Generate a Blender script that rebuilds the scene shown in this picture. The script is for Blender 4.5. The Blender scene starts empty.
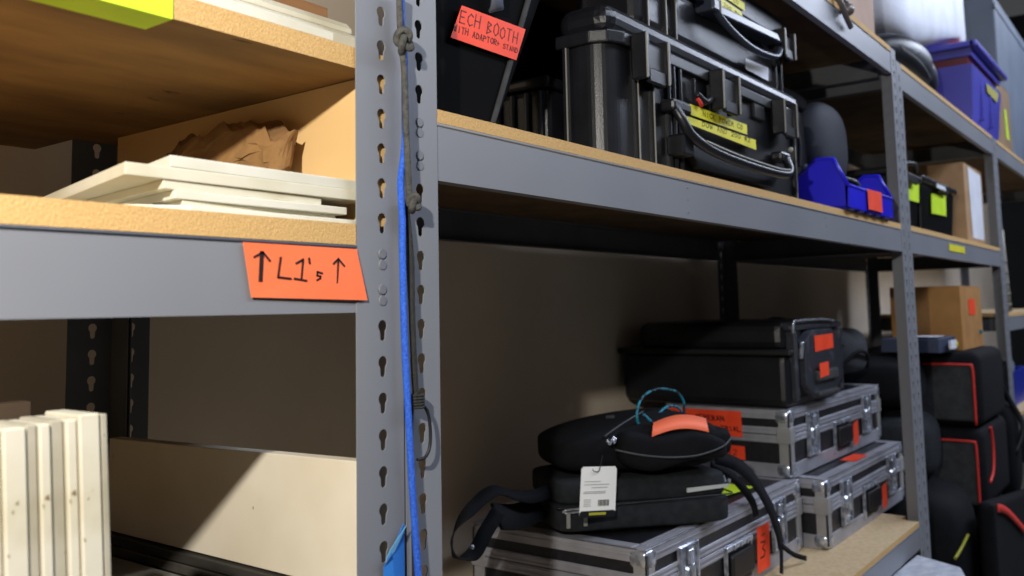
import bpy, bmesh, math, random
from mathutils import Vector, Matrix, noise
from mathutils.geometry import tessellate_polygon
R = random.Random(7)
col = bpy.context.scene.collection
EYE = 1.45            # eye height; everything below is written relative to it, floor at -1.45
FLOOR = -EYE

# ------------------------------------------------------------------ materials
def lin(h):
    c = [int(h[i:i+2], 16)/255 for i in (0, 2, 4)]
    return tuple((x/12.92 if x <= .04045 else ((x+.055)/1.055)**2.4) for x in c) + (1,)
MC = {}
def M(name, c, rough=.5, metal=0., c2=None, scale=6., bump=0., bscale=60., detail=4, c3=None, lo=.35, hi=.65, emit=0, trans=0, stretch=None, spec=None, spots=None, sscale=40, sth=.72):
    if name in MC: return MC[name]
    m = bpy.data.materials.new(name); m.use_nodes = True
    nt = m.node_tree; b = nt.nodes['Principled BSDF']
    b.inputs['Base Color'].default_value = lin(c)
    b.inputs['Roughness'].default_value = rough; b.inputs['Metallic'].default_value = metal
    if trans: b.inputs['Subsurface Weight'].default_value = trans; b.inputs['Subsurface Radius'].default_value = (.02, .02, .02)
    tc = nt.nodes.new('ShaderNodeTexCoord'); mp = nt.nodes.new('ShaderNodeMapping')
    nt.links.new(tc.outputs['Object'], mp.inputs['Vector'])
    if stretch: mp.inputs['Scale'].default_value = stretch
    if c2:
        n = nt.nodes.new('ShaderNodeTexNoise'); n.inputs['Scale'].default_value = scale; n.inputs['Detail'].default_value = detail
        nt.links.new(mp.outputs['Vector'], n.inputs['Vector'])
        r = nt.nodes.new('ShaderNodeValToRGB'); r.color_ramp.elements[0].position = lo; r.color_ramp.elements[1].position = hi
        r.color_ramp.elements[0].color = lin(c); r.color_ramp.elements[1].color = lin(c2)
        if c3:
            e = r.color_ramp.elements.new((lo+hi)/2); e.color = lin(c3)
        nt.links.new(n.outputs['Fac'], r.inputs['Fac']); nt.links.new(r.outputs['Color'], b.inputs['Base Color'])
    if spots:
        n = nt.nodes.new('ShaderNodeTexNoise'); n.inputs['Scale'].default_value = sscale; n.inputs['Detail'].default_value = 3
        nt.links.new(mp.outputs['Vector'], n.inputs['Vector'])
        r = nt.nodes.new('ShaderNodeValToRGB'); r.color_ramp.elements[0].position = sth; r.color_ramp.elements[1].position = sth+.03
        nt.links.new(n.outputs['Fac'], r.inputs['Fac'])
        mx = nt.nodes.new('ShaderNodeMix'); mx.data_type = 'RGBA'; mx.inputs['B'].default_value = lin(spots); mx.inputs['A'].default_value = lin(c)
        if b.inputs['Base Color'].links: nt.links.new(b.inputs['Base Color'].links[0].from_socket, mx.inputs['A'])
        nt.links.new(r.outputs['Color'], mx.inputs['Factor']); nt.links.new(mx.outputs['Result'], b.inputs['Base Color'])
    if bump:
        n = nt.nodes.new('ShaderNodeTexNoise'); n.inputs['Scale'].default_value = bscale; n.inputs['Detail'].default_value = 3
        nt.links.new(mp.outputs['Vector'], n.inputs['Vector'])
        bp = nt.nodes.new('ShaderNodeBump'); bp.inputs['Strength'].default_value = bump; bp.inputs['Distance'].default_value = .004
        nt.links.new(n.outputs['Fac'], bp.inputs['Height']); nt.links.new(bp.outputs['Normal'], b.inputs['Normal'])
    if spec is not None: b.inputs['Specular IOR Level'].default_value = spec
    MC[name] = m; return m
steel = M('grey_enamel', '828489', .45, 0, c2='7b7d83', scale=3, bump=.05, bscale=20)
steel_dark = M('grey_enamel_worn', '787a80', .5, 0, c2='66686d', scale=8)
particle = M('particle_board', 'bd9155', .8, 0, c2='d9b67c', c3='cba365', scale=650, detail=2, bump=.3, bscale=400, lo=.3, hi=.7)
particle_top = M('particle_board_face', 'cdb58f', .75, 0, c2='bfa57c', scale=90, bump=.1)
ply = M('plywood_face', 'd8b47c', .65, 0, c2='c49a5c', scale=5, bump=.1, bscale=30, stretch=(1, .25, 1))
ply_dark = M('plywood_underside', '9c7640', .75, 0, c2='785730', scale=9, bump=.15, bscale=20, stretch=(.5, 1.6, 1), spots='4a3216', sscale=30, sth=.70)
whitep = M('white_plastic_sheet', 'dedbcc', .4, 0, c2='ccc6b0', scale=7, trans=.6, lo=.4, hi=.75, spots='8f8a78', sscale=50, sth=.74)
whitep2 = M('white_plastic_sheet_stained', 'd9d3be', .45, 0, c2='c0b898', scale=10, lo=.45, hi=.8, trans=.6, spots='77705c', sscale=60, sth=.73)
ivory = M('ivory_board_edge', 'd3ccb8', .6, 0, c2='bdb393', scale=14, lo=.45, hi=.8, bump=.1, spots='7d6a4a', sscale=70, sth=.70)
ivory2 = M('grey_ivory_board_edge', 'b5ae9c', .6, 0, c2='9e967f', scale=14, spots='6f5c3e', sscale=60, sth=.70)
cream = M('cream_painted_board', 'ece2cd', .6, 0, c2='ddd0b6', scale=6, spots='8d7c60', sscale=55, sth=.76)
black_pl = M('black_molded_plastic', '191a1f', .36, 0, c2='121317', scale=20, bump=.10, bscale=400)
black_dk = M('black_rubber', '101013', .5)
pitch = M('matte_black_cloth', '050506', .9, 0, spec=.1)
black_fab = M('black_nylon', '0a0b0e', .85, 0, c2='101116', scale=40, bump=.3, bscale=500, spec=.2)
grey_fab = M('charcoal_canvas', '1f2225', .85, 0, c2='282b2e', scale=50, bump=.3, bscale=500, spec=.2)
grey_fab2 = M('grey_fabric_panel', '3a3b3c', .85, 0, c2='2b2c2e', scale=30, bump=.3, bscale=400)
alu = M('brushed_aluminium', 'b2b2ba', .42, .35, c2='9c9ca4', scale=14, bump=.05)
alu_side = M('dull_aluminium', 'a8a7a8', .5, .25, c2='8f8e8d', scale=10)
chrome = M('chrome_fitting', 'd8dce6', .22, .65, c2='8c93a0', scale=60)
lam = M('black_laminate', '16171b', .35, 0, c2='222329', scale=90, bump=.3, bscale=400)
orange = M('orange_tape', 'ff7a48', .55, 0, c2='fb6e3e', scale=9)
orange_hot = M('fluorescent_orange_tape', 'ff4c20', .6, 0, c2='f24016', scale=20)
green_t = M('lime_tape', 'd2f22e', .55, 0, c2='c4e622', scale=12)
yellow_t = M('yellow_label_tape', 'e8e03a', .5, 0, c2='d8cf2c', scale=20)
ink = M('black_ink', '1a0d0c', .6)
ink_o = M('faded_ink', '6b1c10', .6)
ink_y = M('dark_ink_on_yellow', '6b6418', .6)
kraft = M('brown_cardboard', 'b08d66', .8, 0, c2='a17e58', scale=12, bump=.1)
kraft2 = M('warm_cardboard', 'b27f43', .8, 0, c2='9f6f38', scale=12, bump=.1)
paper = M('white_paper', 'dfe2ea', .7, 0, c2='d0d3dc', scale=9)
blue_pl = M('bright_blue_plastic', '2320d8', .35, 0, c2='1d1ac4', scale=5)
purple_pl = M('violet_blue_plastic', '504fb4', .35, 0, c2='4544a2', scale=5)
maroon_pl = M('maroon_plastic', '6f2430', .35, 0, c2='521a24', scale=8)
pink_pl = M('red_pink_plastic', 'c24a68', .45)
cord_grey = M('grey_bungee_cord', '56554f', .8, 0, c2='3b3a36', scale=120, bump=.6, bscale=500)
cord_black = M('black_bungee_cord', '1a1a18', .7, 0, c2='26261f', scale=200, bump=.5, bscale=600)
cord_blue = M('blue_braided_cord', '2f6fe0', .6, 0, c2='1f4fc0', scale=400, bump=.6, bscale=700)
cord_teal = M('teal_and_black_cord', '1d7f99', .6, 0, c2='0b141a', scale=60, lo=.48, hi=.54)
blue_tape = M('blue_painters_tape', '2d7fd6', .6, 0, c2='2a6fc4', scale=12)
red_pipe = M('red_piping', 'd8322a', .6)
wall_m = M('painted_drywall', 'eadac4', .9, 0, c2='ddcdb6', scale=2.5, bump=.1, bscale=14)
floor_m = M('concrete_floor', '7b7770', .8, 0, c2='68645e', scale=4, bump=.1)
dark_w = M('unlit_dark_wall', '15161a', .9, 0, c2='0d0e11', scale=3)  # near-black colour stands in for the unlit background past the racks
slate = M('slate_grey_panel', '6a7484', .6, 0, c2='5c6675', scale=3)
wrap = M('white_bubble_wrap', 'cfd4de', .35, 0, c2='b3b9c6', scale=40, bump=.6, bscale=90)
wood_raw = M('rough_pine', 'a5784c', .75, 0, c2='7d5733', scale=10, stretch=(.3, 2, 2), bump=.2)
steel_shaded = M('grey_enamel_rear_shaded', '5c5e62', .6, 0, c2='4c4e52', scale=5)  # rear steel coloured darker to stand for the shade inside the bays
under = M('board_underside_shaded', '5f4829', .85, 0, c2='46331c', scale=9)  # underside colour darkened to carry the shade beneath the shelves
clear_b = M('dark_sheet_edge', '55514a', .5, 0, c2='3c3934', scale=14)
clear_g = M('dark_sheet_stock', '3b3833', .6, 0, c2='2c2a27', scale=14)

# ------------------------------------------------------------------ mesh helpers
def B(): return bmesh.new()
def box(bm, x0, x1, y0, y1, z0, z1, bev=0., seg=2, mi=0):
    x0, x1 = sorted((x0, x1)); y0, y1 = sorted((y0, y1)); z0, z1 = sorted((z0, z1))
    t = bmesh.new()
    v = [t.verts.new((x, y, z)) for x in (x0, x1) for y in (y0, y1) for z in (z0, z1)]
    for f in ((0,1,3,2), (4,6,7,5), (0,4,5,1), (2,3,7,6), (0,2,6,4), (1,5,7,3)): t.faces.new([v[i] for i in f])
    if bev: bmesh.ops.bevel(t, geom=t.edges[:], offset=min(bev, .49*min(x1-x0, y1-y0, z1-z0)), segments=seg, affect='EDGES', profile=.5)
    merge(bm, t, mi); return bm
def merge(bm, t, mi=0, mat=None):
    if mat is not None: t.transform(mat)
    mp = {}
    for v in t.verts: mp[v] = bm.verts.new(v.co)
    for f in t.faces:
        try: g = bm.faces.new([mp[v] for v in f.verts])
        except ValueError: continue
        g.material_index = mi; g.smooth = f.smooth
    t.free()
def prism(bm, poly, ax, a, b, bev=0.):
    t = bmesh.new()
    P = {'x': lambda u, v, w: (w, u, v), 'y': lambda u, v, w: (u, w, v), 'z': lambda u, v, w: (u, v, w)}[ax]
    A = [t.verts.new(P(u, v, a)) for u, v in poly]; C = [t.verts.new(P(u, v, b)) for u, v in poly]
    t.faces.new(A); t.faces.new(C[::-1])
    for i in range(len(poly)): t.faces.new((A[i-1], A[i], C[i], C[i-1]))
    bmesh.ops.recalc_face_normals(t, faces=t.faces[:])
    if bev: bmesh.ops.bevel(t, geom=t.edges[:], offset=bev, segments=2, affect='EDGES', profile=.5)
    merge(bm, t); return bm
def hexa(bm, p, bev=0.):
    """8 corners: bottom 4 (ccw) then top 4"""
    t = bmesh.new(); v = [t.verts.new(q) for q in p]
    for f in ((0,3,2,1), (4,5,6,7), (0,1,5,4), (1,2,6,5), (2,3,7,6), (3,0,4,7)): t.faces.new([v[i] for i in f])
    bmesh.ops.recalc_face_normals(t, faces=t.faces[:])
    if bev: bmesh.ops.bevel(t, geom=t.edges[:], offset=bev, segments=3, affect='EDGES', profile=.5)
    merge(bm, t); return bm
def smooth_pts(pts, k=6, closed=False):
    P = [Vector(p) for p in pts]; out = []; n = len(P)
    for i in range(n if closed else n-1):
        g = (lambda j: P[j % n]) if closed else (lambda j: P[max(0, min(n-1, j))])
        a, b, c, d = g(i-1), g(i), g(i+1), g(i+2)
        for s in range(k):
            t = s/k
            out.append(.5*((2*b)+(c-a)*t+(2*a-5*b+4*c-d)*t*t+(3*b-a-3*c+d)*t**3))
    if not closed: out.append(P[-1])
    return out
def tube(bm, pts, r, n=8, k=6, closed=False, sm=True):
    P = smooth_pts(pts, k, closed) if sm else [Vector(p) for p in pts]
    rings = []; up = Vector((.13, .21, 1)).normalized(); N = len(P)
    for i, p in enumerate(P):
        a = P[(i-1) % N] if closed else P[max(0, i-1)]; c = P[(i+1) % N] if closed else P[min(N-1, i+1)]
        t = (c-a).normalized()
        s = t.cross(up)
        if s.length < .01: s = t.cross(Vector((1, 0, 0)))
        s.normalize(); up = s.cross(t).normalized()
        rr = r(i/(N-1)) if callable(r) else r
        rings.append([bm.verts.new(p+s*math.cos(q*2*math.pi/n)*rr+up*math.sin(q*2*math.pi/n)*rr) for q in range(n)])
    for i in range(len(rings) if closed else len(rings)-1):
        A, C = rings[i], rings[(i+1) % N]
        for q in range(n):
            f = bm.faces.new((A[q], A[(q+1) % n], C[(q+1) % n], C[q])); f.smooth = True
    if not closed: bm.faces.new(rings[0][::-1]); bm.faces.new(rings[-1])
    return bm
def ribbon(bm, pts, w, t=.0016, wdir=None, k=6):
    """flat webbing: pts path, wdir list/func of width direction"""
    P = smooth_pts(pts, k); N = len(P); rings = []
    W = smooth_pts(wdir, k) if isinstance(wdir, list) else [Vector(wdir)]*N
    for i, p in enumerate(P):
        tg = (P[min(N-1, i+1)]-P[max(0, i-1)]).normalized(); s = W[min(i, len(W)-1)].copy(); s = (s-tg*s.dot(tg)).normalized(); n = tg.cross(s)
        rings.append([bm.verts.new(p+s*a*w/2+n*b*t/2) for a, b in ((-1,-1), (1,-1), (1,1), (-1,1))])
    for i in range(N-1):
        for q in range(4): bm.faces.new((rings[i][q], rings[i][(q+1) % 4], rings[i+1][(q+1) % 4], rings[i+1][q])).smooth = True
    bm.faces.new(rings[0][::-1]); bm.faces.new(rings[-1]); return bm
def softbox(bm, sx, sy, sz, e=.35, fn=None, mat=None, nu=36, nv=18):
    """superellipsoid cushion centred on origin, full size sx sy sz; fn deforms (x,y,z)"""
    t = bmesh.new()
    sg = lambda v, p: math.copysign(abs(v)**p, v)
    rows = []
    for j in range(1, nv):
        a = -math.pi/2+math.pi*j/nv; row = []
        for i in range(nu):
            b = 2*math.pi*i/nu
            p = Vector((sx/2*sg(math.cos(a), e)*sg(math.cos(b), e), sy/2*sg(math.cos(a), e)*sg(math.sin(b), e), sz/2*sg(math.sin(a), e)))
            row.append(t.verts.new(fn(p) if fn else p))
        rows.append(row)
    for s, row in ((-1, rows[0]), (1, rows[-1])):
        p = Vector((0, 0, s*sz/2)); c = t.verts.new(fn(p) if fn else p)
        for i in range(nu):
            f = (row[i], row[(i+1) % nu], c) if s > 0 else (row[(i+1) % nu], row[i], c)
            t.faces.new(f).smooth = True
    for j in range(len(rows)-1):
        for i in range(nu): t.faces.new((rows[j][i], rows[j][(i+1) % nu], rows[j+1][(i+1) % nu], rows[j+1][i])).smooth = True
    merge(bm, t, 0, mat); return bm
def ball(bm, c, r, n=10, sc=(1, 1, 1)):
    t = bmesh.new(); bmesh.ops.create_uvsphere(t, u_segments=n*2, v_segments=n, radius=r)
    for f in t.faces: f.smooth = True
    merge(bm, t, 0, Matrix.Translation(c) @ Matrix.Diagonal((*sc, 1))); return bm
def disc(bm, c, r, depth, axis='y', n=16):
    t = bmesh.new(); bmesh.ops.create_cone(t, cap_ends=True, segments=n, radius1=r, radius2=r*.8, depth=depth)
    m = Matrix.Translation(c)
    if axis == 'y': m = m @ Matrix.Rotation(math.pi/2, 4, 'X')
    if axis == 'x': m = m @ Matrix.Rotation(math.pi/2, 4, 'Y')
    merge(bm, t, 0, m); return bm

def rrect(x0, x1, y0, y1, r, n=10):
    out = []
    for cx, cy, a0 in ((x1-r, y1-r, 0), (x0+r, y1-r, 90), (x0+r, y0+r, 180), (x1-r, y0+r, 270)):
        for i in range(n+1):
            a = math.radians(a0+90*i/n); out.append((cx+r*math.cos(a), cy+r*math.sin(a)))
    return out
# ------------------------------------------------------------------ object helpers
def OBJ(name, bm, m, parent=None, smooth=False, label=None, sub=0, bevel=0, recalc=False):
    if recalc: bmesh.ops.recalc_face_normals(bm, faces=bm.faces[:])
    me = bpy.data.meshes.new(name); bm.to_mesh(me); bm.free()
    for mm in (m if isinstance(m, (list, tuple)) else [m]): me.materials.append(mm)
    if smooth:
        for p in me.polygons: p.use_smooth = True
    o = bpy.data.objects.new(name, me); col.objects.link(o)
    if parent: o.parent = parent
    if label: o['label'] = label
    if bevel:
        b = o.modifiers.new('bevel', 'BEVEL'); b.width = bevel; b.segments = 2; b.limit_method = 'ANGLE'
    return o
def OBJS(name, bm, m, parent, label=None):
    """one object per connected piece"""
    seen = set(); out = []
    bm.verts.index_update()
    for v in bm.verts:
        if v.index in seen: continue
        st = [v]; isl = []; seen.add(v.index)
        while st:
            a = st.pop(); isl.append(a)
            for e in a.link_edges:
                b = e.other_vert(a)
                if b.index not in seen: seen.add(b.index); st.append(b)
        n = bmesh.new(); mp = {a.index: n.verts.new(a.co) for a in isl}
        fs = {f for a in isl for f in a.link_faces}
        for f in fs: n.faces.new([mp[q.index] for q in f.verts]).smooth = f.smooth
        out.append(OBJ(name, n, m, parent, label=label))
    bm.free(); return out
def THING(name, label, cat, group=None, loc=(0, 0, 0), rotz=0):
    o = bpy.data.objects.new(name, None); col.objects.link(o); o.empty_display_size = .05
    o.location = loc; o.rotation_euler = (0, 0, rotz); o['label'] = label; o['category'] = cat; o['kind'] = 'thing'
    if group: o['group'] = group
    return o
def TAG(o, label, cat, group=None):
    o['label'] = label; o['category'] = cat; o['kind'] = 'thing'
    if group: o['group'] = group
    return o
def STRUCT(name, bm, m):
    o = OBJ(name, bm, m); o['kind'] = 'structure'; return o

# ------------------------------------------------------------------ stroke lettering (marker pen)
G = {'A':'0,0 2,6 4,0|1,2 3,2','B':'0,0 0,6 3,5 0,3 3.4,1.5 0,0','C':'4,5 2,6 0,4 0,2 2,0 4,1','D':'0,0 0,6 3,5 4,3 3,1 0,0','E':'4,6 0,6 0,0 4,0|0,3 3,3','G':'4,5 2,6 0,4 0,2 2,0 4,1 4,3 2.5,3',
 'H':'0,0 0,6|4,0 4,6|0,3 4,3','I':'2,0 2,6','K':'0,0 0,6|4,6 0,3 4,0','L':'0,6 0,0 4,0','M':'0,0 0,6 2,3 4,6 4,0','N':'0,0 0,6 4,0 4,6','O':'2,6 0,4.5 0,1.5 2,0 4,1.5 4,4.5 2,6','P':'0,0 0,6 3.5,5 3.5,3.5 0,3','R':'0,0 0,6 3.5,5 3.5,3.6 0,3 4,0',
 'S':'4,5 2,6 0,4.8 1,3.4 3.4,2.6 4,1 2,0 0,1','T':'0,6 4,6|2,6 2,0','U':'0,6 0,1 2,0 4,1 4,6','V':'0,6 2,0 4,6','W':'0,6 1,0 2,4 3,0 4,6','Y':'0,6 2,3 4,6|2,3 2,0','#':'1,0 1.6,6|3,0 3.6,6|0,2 4,2|0,4 4,4','+':'2,1 2,5|0,3 4,3',
 '0':'2,6 0,4 0,2 2,0 4,2 4,4 2,6','1':'.8,4.6 2.4,6 2.2,0','2':'0,5 2,6 4,5 3.4,3.4 0,0 4,0','3':'.3,6 3.6,5.6 1.6,3.4 3.6,2.2 3,.4 .2,.4','4':'3,0 3,6 0,2 4,2','-':'0,3 3,3',
 "'":'2,6.4 2.2,5','s':'3.2,3.2 1,3 1,2 3,1.4 2.4,.2 .6,.2','^':'0,4.4 2,6 4,4.4|2,6 2,-.6'}
def strokes(bm, lines, O, U, V, W, th):
    """lines: list of polylines in (u,v) metres on the plane O+U*u+V*v, W outward normal"""
    O, U, V, W = Vector(O), Vector(U).normalized(), Vector(V).normalized(), Vector(W).normalized()
    for ln in lines:
        for (a, b) in zip(ln, ln[1:]):
            A = O+U*a[0]+V*a[1]; C = O+U*b[0]+V*b[1]; d = C-A
            if d.length < 1e-6: continue
            d.normalize(); s = d.cross(W).normalized(); A = A-d*th*.35; C = C+d*th*.35
            q = [A-s*th/2, C-s*th/2, C+s*th/2, A+s*th/2]
            lo = [bm.verts.new(p) for p in q]; hi = [bm.verts.new(p+W*.0004) for p in q]
            bm.faces.new(hi); bm.faces.new(lo[::-1])
            for i in range(4): bm.faces.new((lo[i-1], lo[i], hi[i], hi[i-1]))
def write(bm, text, u0, v0, h, w, O, U, V, W, th, slant=.1, jit=.12):
    x = u0; L = []
    for ch in text:
        if ch != ' ':
            jx, jy = R.uniform(-jit, jit), R.uniform(-jit, jit)*1.6; kh = h/6*R.uniform(.92, 1.08)
            for pl in G[ch].split('|'):
                pts = [tuple(map(float, p.split(','))) for p in pl.split()]
                L.append([(x+(p[0]+jx)*w/6+slant*(p[1])*kh, v0+(p[1]+jy)*kh) for p in pts])
        x += w
    strokes(bm, L, O, U, V, W, th)
def tape(parent, quad, m, name='tape_label', th=.0005, lab=None):
    """thin adhesive strip given by 4 world/local corners (tl, tr, br, bl)"""
    q = [Vector(p) for p in quad]; n = (q[3]-q[0]).cross(q[1]-q[0]).normalized()
    bm = B(); lo = [bm.verts.new(p) for p in q]; hi = [bm.verts.new(p+n*th) for p in q]
    bm.faces.new(lo); bm.faces.new(hi[::-1])
    for i in range(4): bm.faces.new((lo[i-1], lo[i], hi[i], hi[i-1]))
    bmesh.ops.recalc_face_normals(bm, faces=bm.faces[:])
    o = OBJ(name, bm, m, parent, label=lab)
    U = (q[1]-q[0]); V = (q[0]-q[3]); return o, q[3]+n*th, U, V, n

# ================================================================== ROOM
bm = B(); box(bm, -4, 12, -4, 2, FLOOR-.1, FLOOR); STRUCT('floor', bm, floor_m)
bm = B(); box(bm, -4, 12, .71, .84, FLOOR, 2.6); STRUCT('wall_back', bm, wall_m)
bm = B(); box(bm, 9.2, 9.35, -4, .72, FLOOR, 2.6); STRUCT('wall_right', bm, dark_w)

# ================================================================== RACKS
PITCH = .0381; H0 = .3235
def keyhole():
    o = []
    for i in range(9):
        a = math.radians(-50+i*(280/8)); o.append((.0067*math.cos(a), .0045+.0067*math.sin(a)))
    o += [(-.0041, -.0015)]
    for i in range(1, 6):
        a = math.pi+math.pi*i/6; o.append((.0041*math.cos(a), -.0070+.0041*math.sin(a)))
    o += [(.0041, -.0015)]
    return o
KH = keyhole()
def flange(bm, xa, xb, xh, y, t, z0, z1):
    """front flange in plane y with punched keyholes in every pitch"""
    k0 = math.ceil((H0-z1)/PITCH+.5); k1 = math.floor((H0-z0)/PITCH-.5)
    zt = H0-(k0-.5)*PITCH; zb = H0-(k1+.5)*PITCH
    if z1 > zt: box(bm, xa, xb, y, y+t, zt, z1)
    if zb > z0: box(bm, xa, xb, y, y+t, z0, zb)
    hole = [(xh+u, v) for u, v in KH]
    out = [(xa, -PITCH/2), (xb, -PITCH/2), (xb, PITCH/2), (xa, PITCH/2)]
    allp = out+hole
    tris = tessellate_polygon([[Vector((p[0], p[1], 0)) for p in out], [Vector((p[0], p[1], 0)) for p in hole]])
    for k in range(k0, k1+1):
        zc = H0-k*PITCH
        F = [bm.verts.new((p[0], y, zc+p[1])) for p in allp]; Bk = [bm.verts.new((p[0], y+t, zc+p[1])) for p in allp]
        for a, b, c in tris:
            bm.faces.new((F[a], F[b], F[c])); bm.faces.new((Bk[c], Bk[b], Bk[a]))
        n = len(hole)
        for i in range(n): a, b = 4+i, 4+(i+1) % n; bm.faces.new((F[a], F[b], Bk[b], Bk[a]))
        for a, b in ((1, 2), (3, 0)): bm.faces.new((F[a], F[b], Bk[b], Bk[a]))
ZTOP = .787
def post(rack, xa, xb, xh, leg_x, y=0., depth=.045, front=True, levels=(), name='post'):
    bm = B(); t = .0014
    flange(bm, xa, xb, xh, y if front else y-t, t, FLOOR, ZTOP)
    ya, yb = (y+t, y+depth) if front else (y-depth, y-t)
    box(bm, leg_x-t/2, leg_x+t/2, ya, yb, FLOOR, ZTOP)
    bmesh.ops.recalc_face_normals(bm, faces=bm.faces[:])
    p = OBJ(name, bm, steel if front else steel_shaded, rack)
    for k in levels:
        z = H0-k*PITCH; rb = B()
        for dz in (.0055, -.0065): disc(rb, (xh, y+.0004, z+dz), .0064, .003)
        box(rb, xh-.004, xh+.004, y+.001, y+.0025, z-.006, z+.006)
        OBJ('rivet', rb, steel_dark, p)
    return p
def beam(rack, x0, x1, z0, z1, y=.0012, back=False, marks=()):
    bm = B(); s = -1 if back else 1
    box(bm, x0, x1, y, y+s*.0022, z0, z1)
    box(bm, x0, x1, y+s*.0022, y+s*.032, z1-.0022, z1)
    box(bm, x0, x1, y+s*.0022, y+s*.018, z0, z0+.0022)
    if not back: tube(bm, [(x0, y-.0006, z1-.0015), (x1, y-.0006, z1-.0015)], .0016, 6, sm=False)
    for mx in marks:
        for dz in (.012, .034, .055): disc(bm, (mx, y-.0006, z0+dz), .0022, .0016)
    return OBJ('shelf_rail', bm, steel_shaded if back else steel, rack)
def side_beam(rack, x, y0, y1, z0, z1):
    bm = B(); box(bm, x-.0011, x+.0011, y0, y1, z0, z1); box(bm, x-.016, x+.016, y0, y1, z0, z0+.0022)
    return OBJ('side_rail', bm, steel_shaded, rack)
def board(rack, x0, x1, y0, y1, z0, z1, mt=particle_top):
    bm = B(); box(bm, x0, x1, y0, y1, z0, z1)
    o = OBJ('shelf_board', bm, [mt, particle, ply_dark], rack)
    for p in o.data.polygons:
        if abs(p.normal.z) < .5: p.material_index = 1
        elif p.normal.z < -.5: p.material_index = 2
    return o
DEP = .60
def rack(label, xa, xb, lx, rx, levels, lh, rh):
    """posts lx=(a,b) rx=(a,b); levels = [(beam z0, beam z1, board top, marks)]"""
    global ZTOP
    ZTOP = max(l[2] for l in levels)-.002 if xa == 0 and levels[-1][2] > .5 or levels[1][2] > .5 else .785
    r = THING('storage_rack', label, 'shelving', 'grey steel storage racks along the wall')
    lv = []; rv = []
    for z0, z1, zt, mk in levels:
        for k in range(-30, 60):
            z = H0-k*PITCH
            if z0+.008 < z < z1-.006: lv.append(k)
    post(r, lx[0], lx[1], lh, lx[0]+.0012, 0, levels=lv); post(r, rx[0], rx[1], rh, rx[1]-.0012, 0, levels=lv)
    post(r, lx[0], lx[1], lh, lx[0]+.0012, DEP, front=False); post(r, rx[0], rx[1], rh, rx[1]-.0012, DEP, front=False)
    for z0, z1, zt, mk in levels:
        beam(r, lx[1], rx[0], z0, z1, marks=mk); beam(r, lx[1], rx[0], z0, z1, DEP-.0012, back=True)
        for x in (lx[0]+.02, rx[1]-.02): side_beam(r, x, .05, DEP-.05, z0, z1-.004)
        board(r, lx[0]+.004, rx[1]-.004, .046, DEP-.048, z1, zt) if False else None
        bm = B()
        # board notched around the posts: one piece between posts reaching the front edge
        x0, x1 = lx[1]+.001, rx[0]-.001
        prism(bm, [(x0, -.0002), (x1, -.0002), (x1, .05), (rx[1]-.004, .05), (rx[1]-.004, DEP-.05), (x1, DEP-.05), (x1, DEP-.003), (x0, DEP-.003), (x0, DEP-.05), (lx[0]+.004, DEP-.05), (lx[0]+.004, .05), (x0, .05)], 'z', z1+.0003, zt)
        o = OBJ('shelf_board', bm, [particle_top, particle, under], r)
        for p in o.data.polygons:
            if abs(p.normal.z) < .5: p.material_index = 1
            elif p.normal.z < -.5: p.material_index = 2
    return r
rack1 = rack('nearest grey steel rack bay at left, holding white sheets and standing boards', 0, 0, (-1.42, -1.352), (.641, .709),
     [(-.475, -.405, -.389, ()), (0.0, .0695, .0915, ())], -1.39, .678)
rack2 = rack('middle grey steel rack bay holding the black hard cases and silver flight cases', 0, 0, (.712, .768), (2.860, 2.915),
     [(-.722, -.658, -.644, ()), (.151, .219, .235, (1.42, 2.16)), (.702, .770, .786, ())], .738, 2.888)
rack3 = rack('third grey steel rack bay holding the violet tote, small bins and carton', 0, 0, (2.918, 2.980), (4.60, 4.655),
     [(.151, .221, .237, ()), (.672, .742, .757, ()), (-1.17, -1.10, -1.085, ())], 2.948, 4.628)
rack4 = rack('farthest grey steel rack bay at the right edge beyond the carton', 0, 0, (4.66, 4.72), (6.9, 6.96),
     [(-.145, -.078, -.062, ()), (.672, .742, .757, ()), (-.62, -.55, -.534, ())], 4.69, 6.93)

# tape strip with marker lettering on left beam
o, O, U, V, W = tape(rack1, [(.500, -.0014, .066), (.6395, -.0014, .0655), (.653, -.0030, .0125), (.5095, -.0014, .0158)], orange, lab='orange tape strip lettered with arrows and L1\'s')
bm = B(); u = Vector((1, 0, 0)); v = Vector((0, 0, 1)); O = Vector((.500, -.0022, .0))
def ln(*p): return [p[i] for i in range(len(p))]
def px(a, b):      # crop pixel -> metres on the strip
    return ((a-40)*.139/868, .066-(b-52)*.0535/(470-52))
L1 = [[(160, 320), (168, 120)], [(115, 155), (175, 118), (225, 178)]]
L2 = [[(303, 150), (284, 296), (378, 306)], [(418, 190), (470, 158), (458, 308)], [(405, 305), (498, 320)], [(516, 148), (522, 186)],
      [(620, 260), (582, 250), (580, 278), (606, 284), (604, 300), (578, 314)], [(742, 332), (752, 145)], [(712, 182), (752, 142), (802, 198)]]
strokes(bm, [[px(*p) for p in l] for l in L1[:1]], O, u, v, (0, -1, 0), .0042)
strokes(bm, [[px(*p) for p in l] for l in L1[1:]+L2], O, u, v, (0, -1, 0), .0021)
OBJ('lettering', bm, ink, o)
# small worn sticker marks on rack 3 beam
o, O, U, V, W = tape(rack3, [(3.52, -.0006, .206), (3.80, -.0006, .206), (3.80, -.0006, .180), (3.52, -.0006, .180)], yellow_t, lab='small yellow label on the beam')
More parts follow.
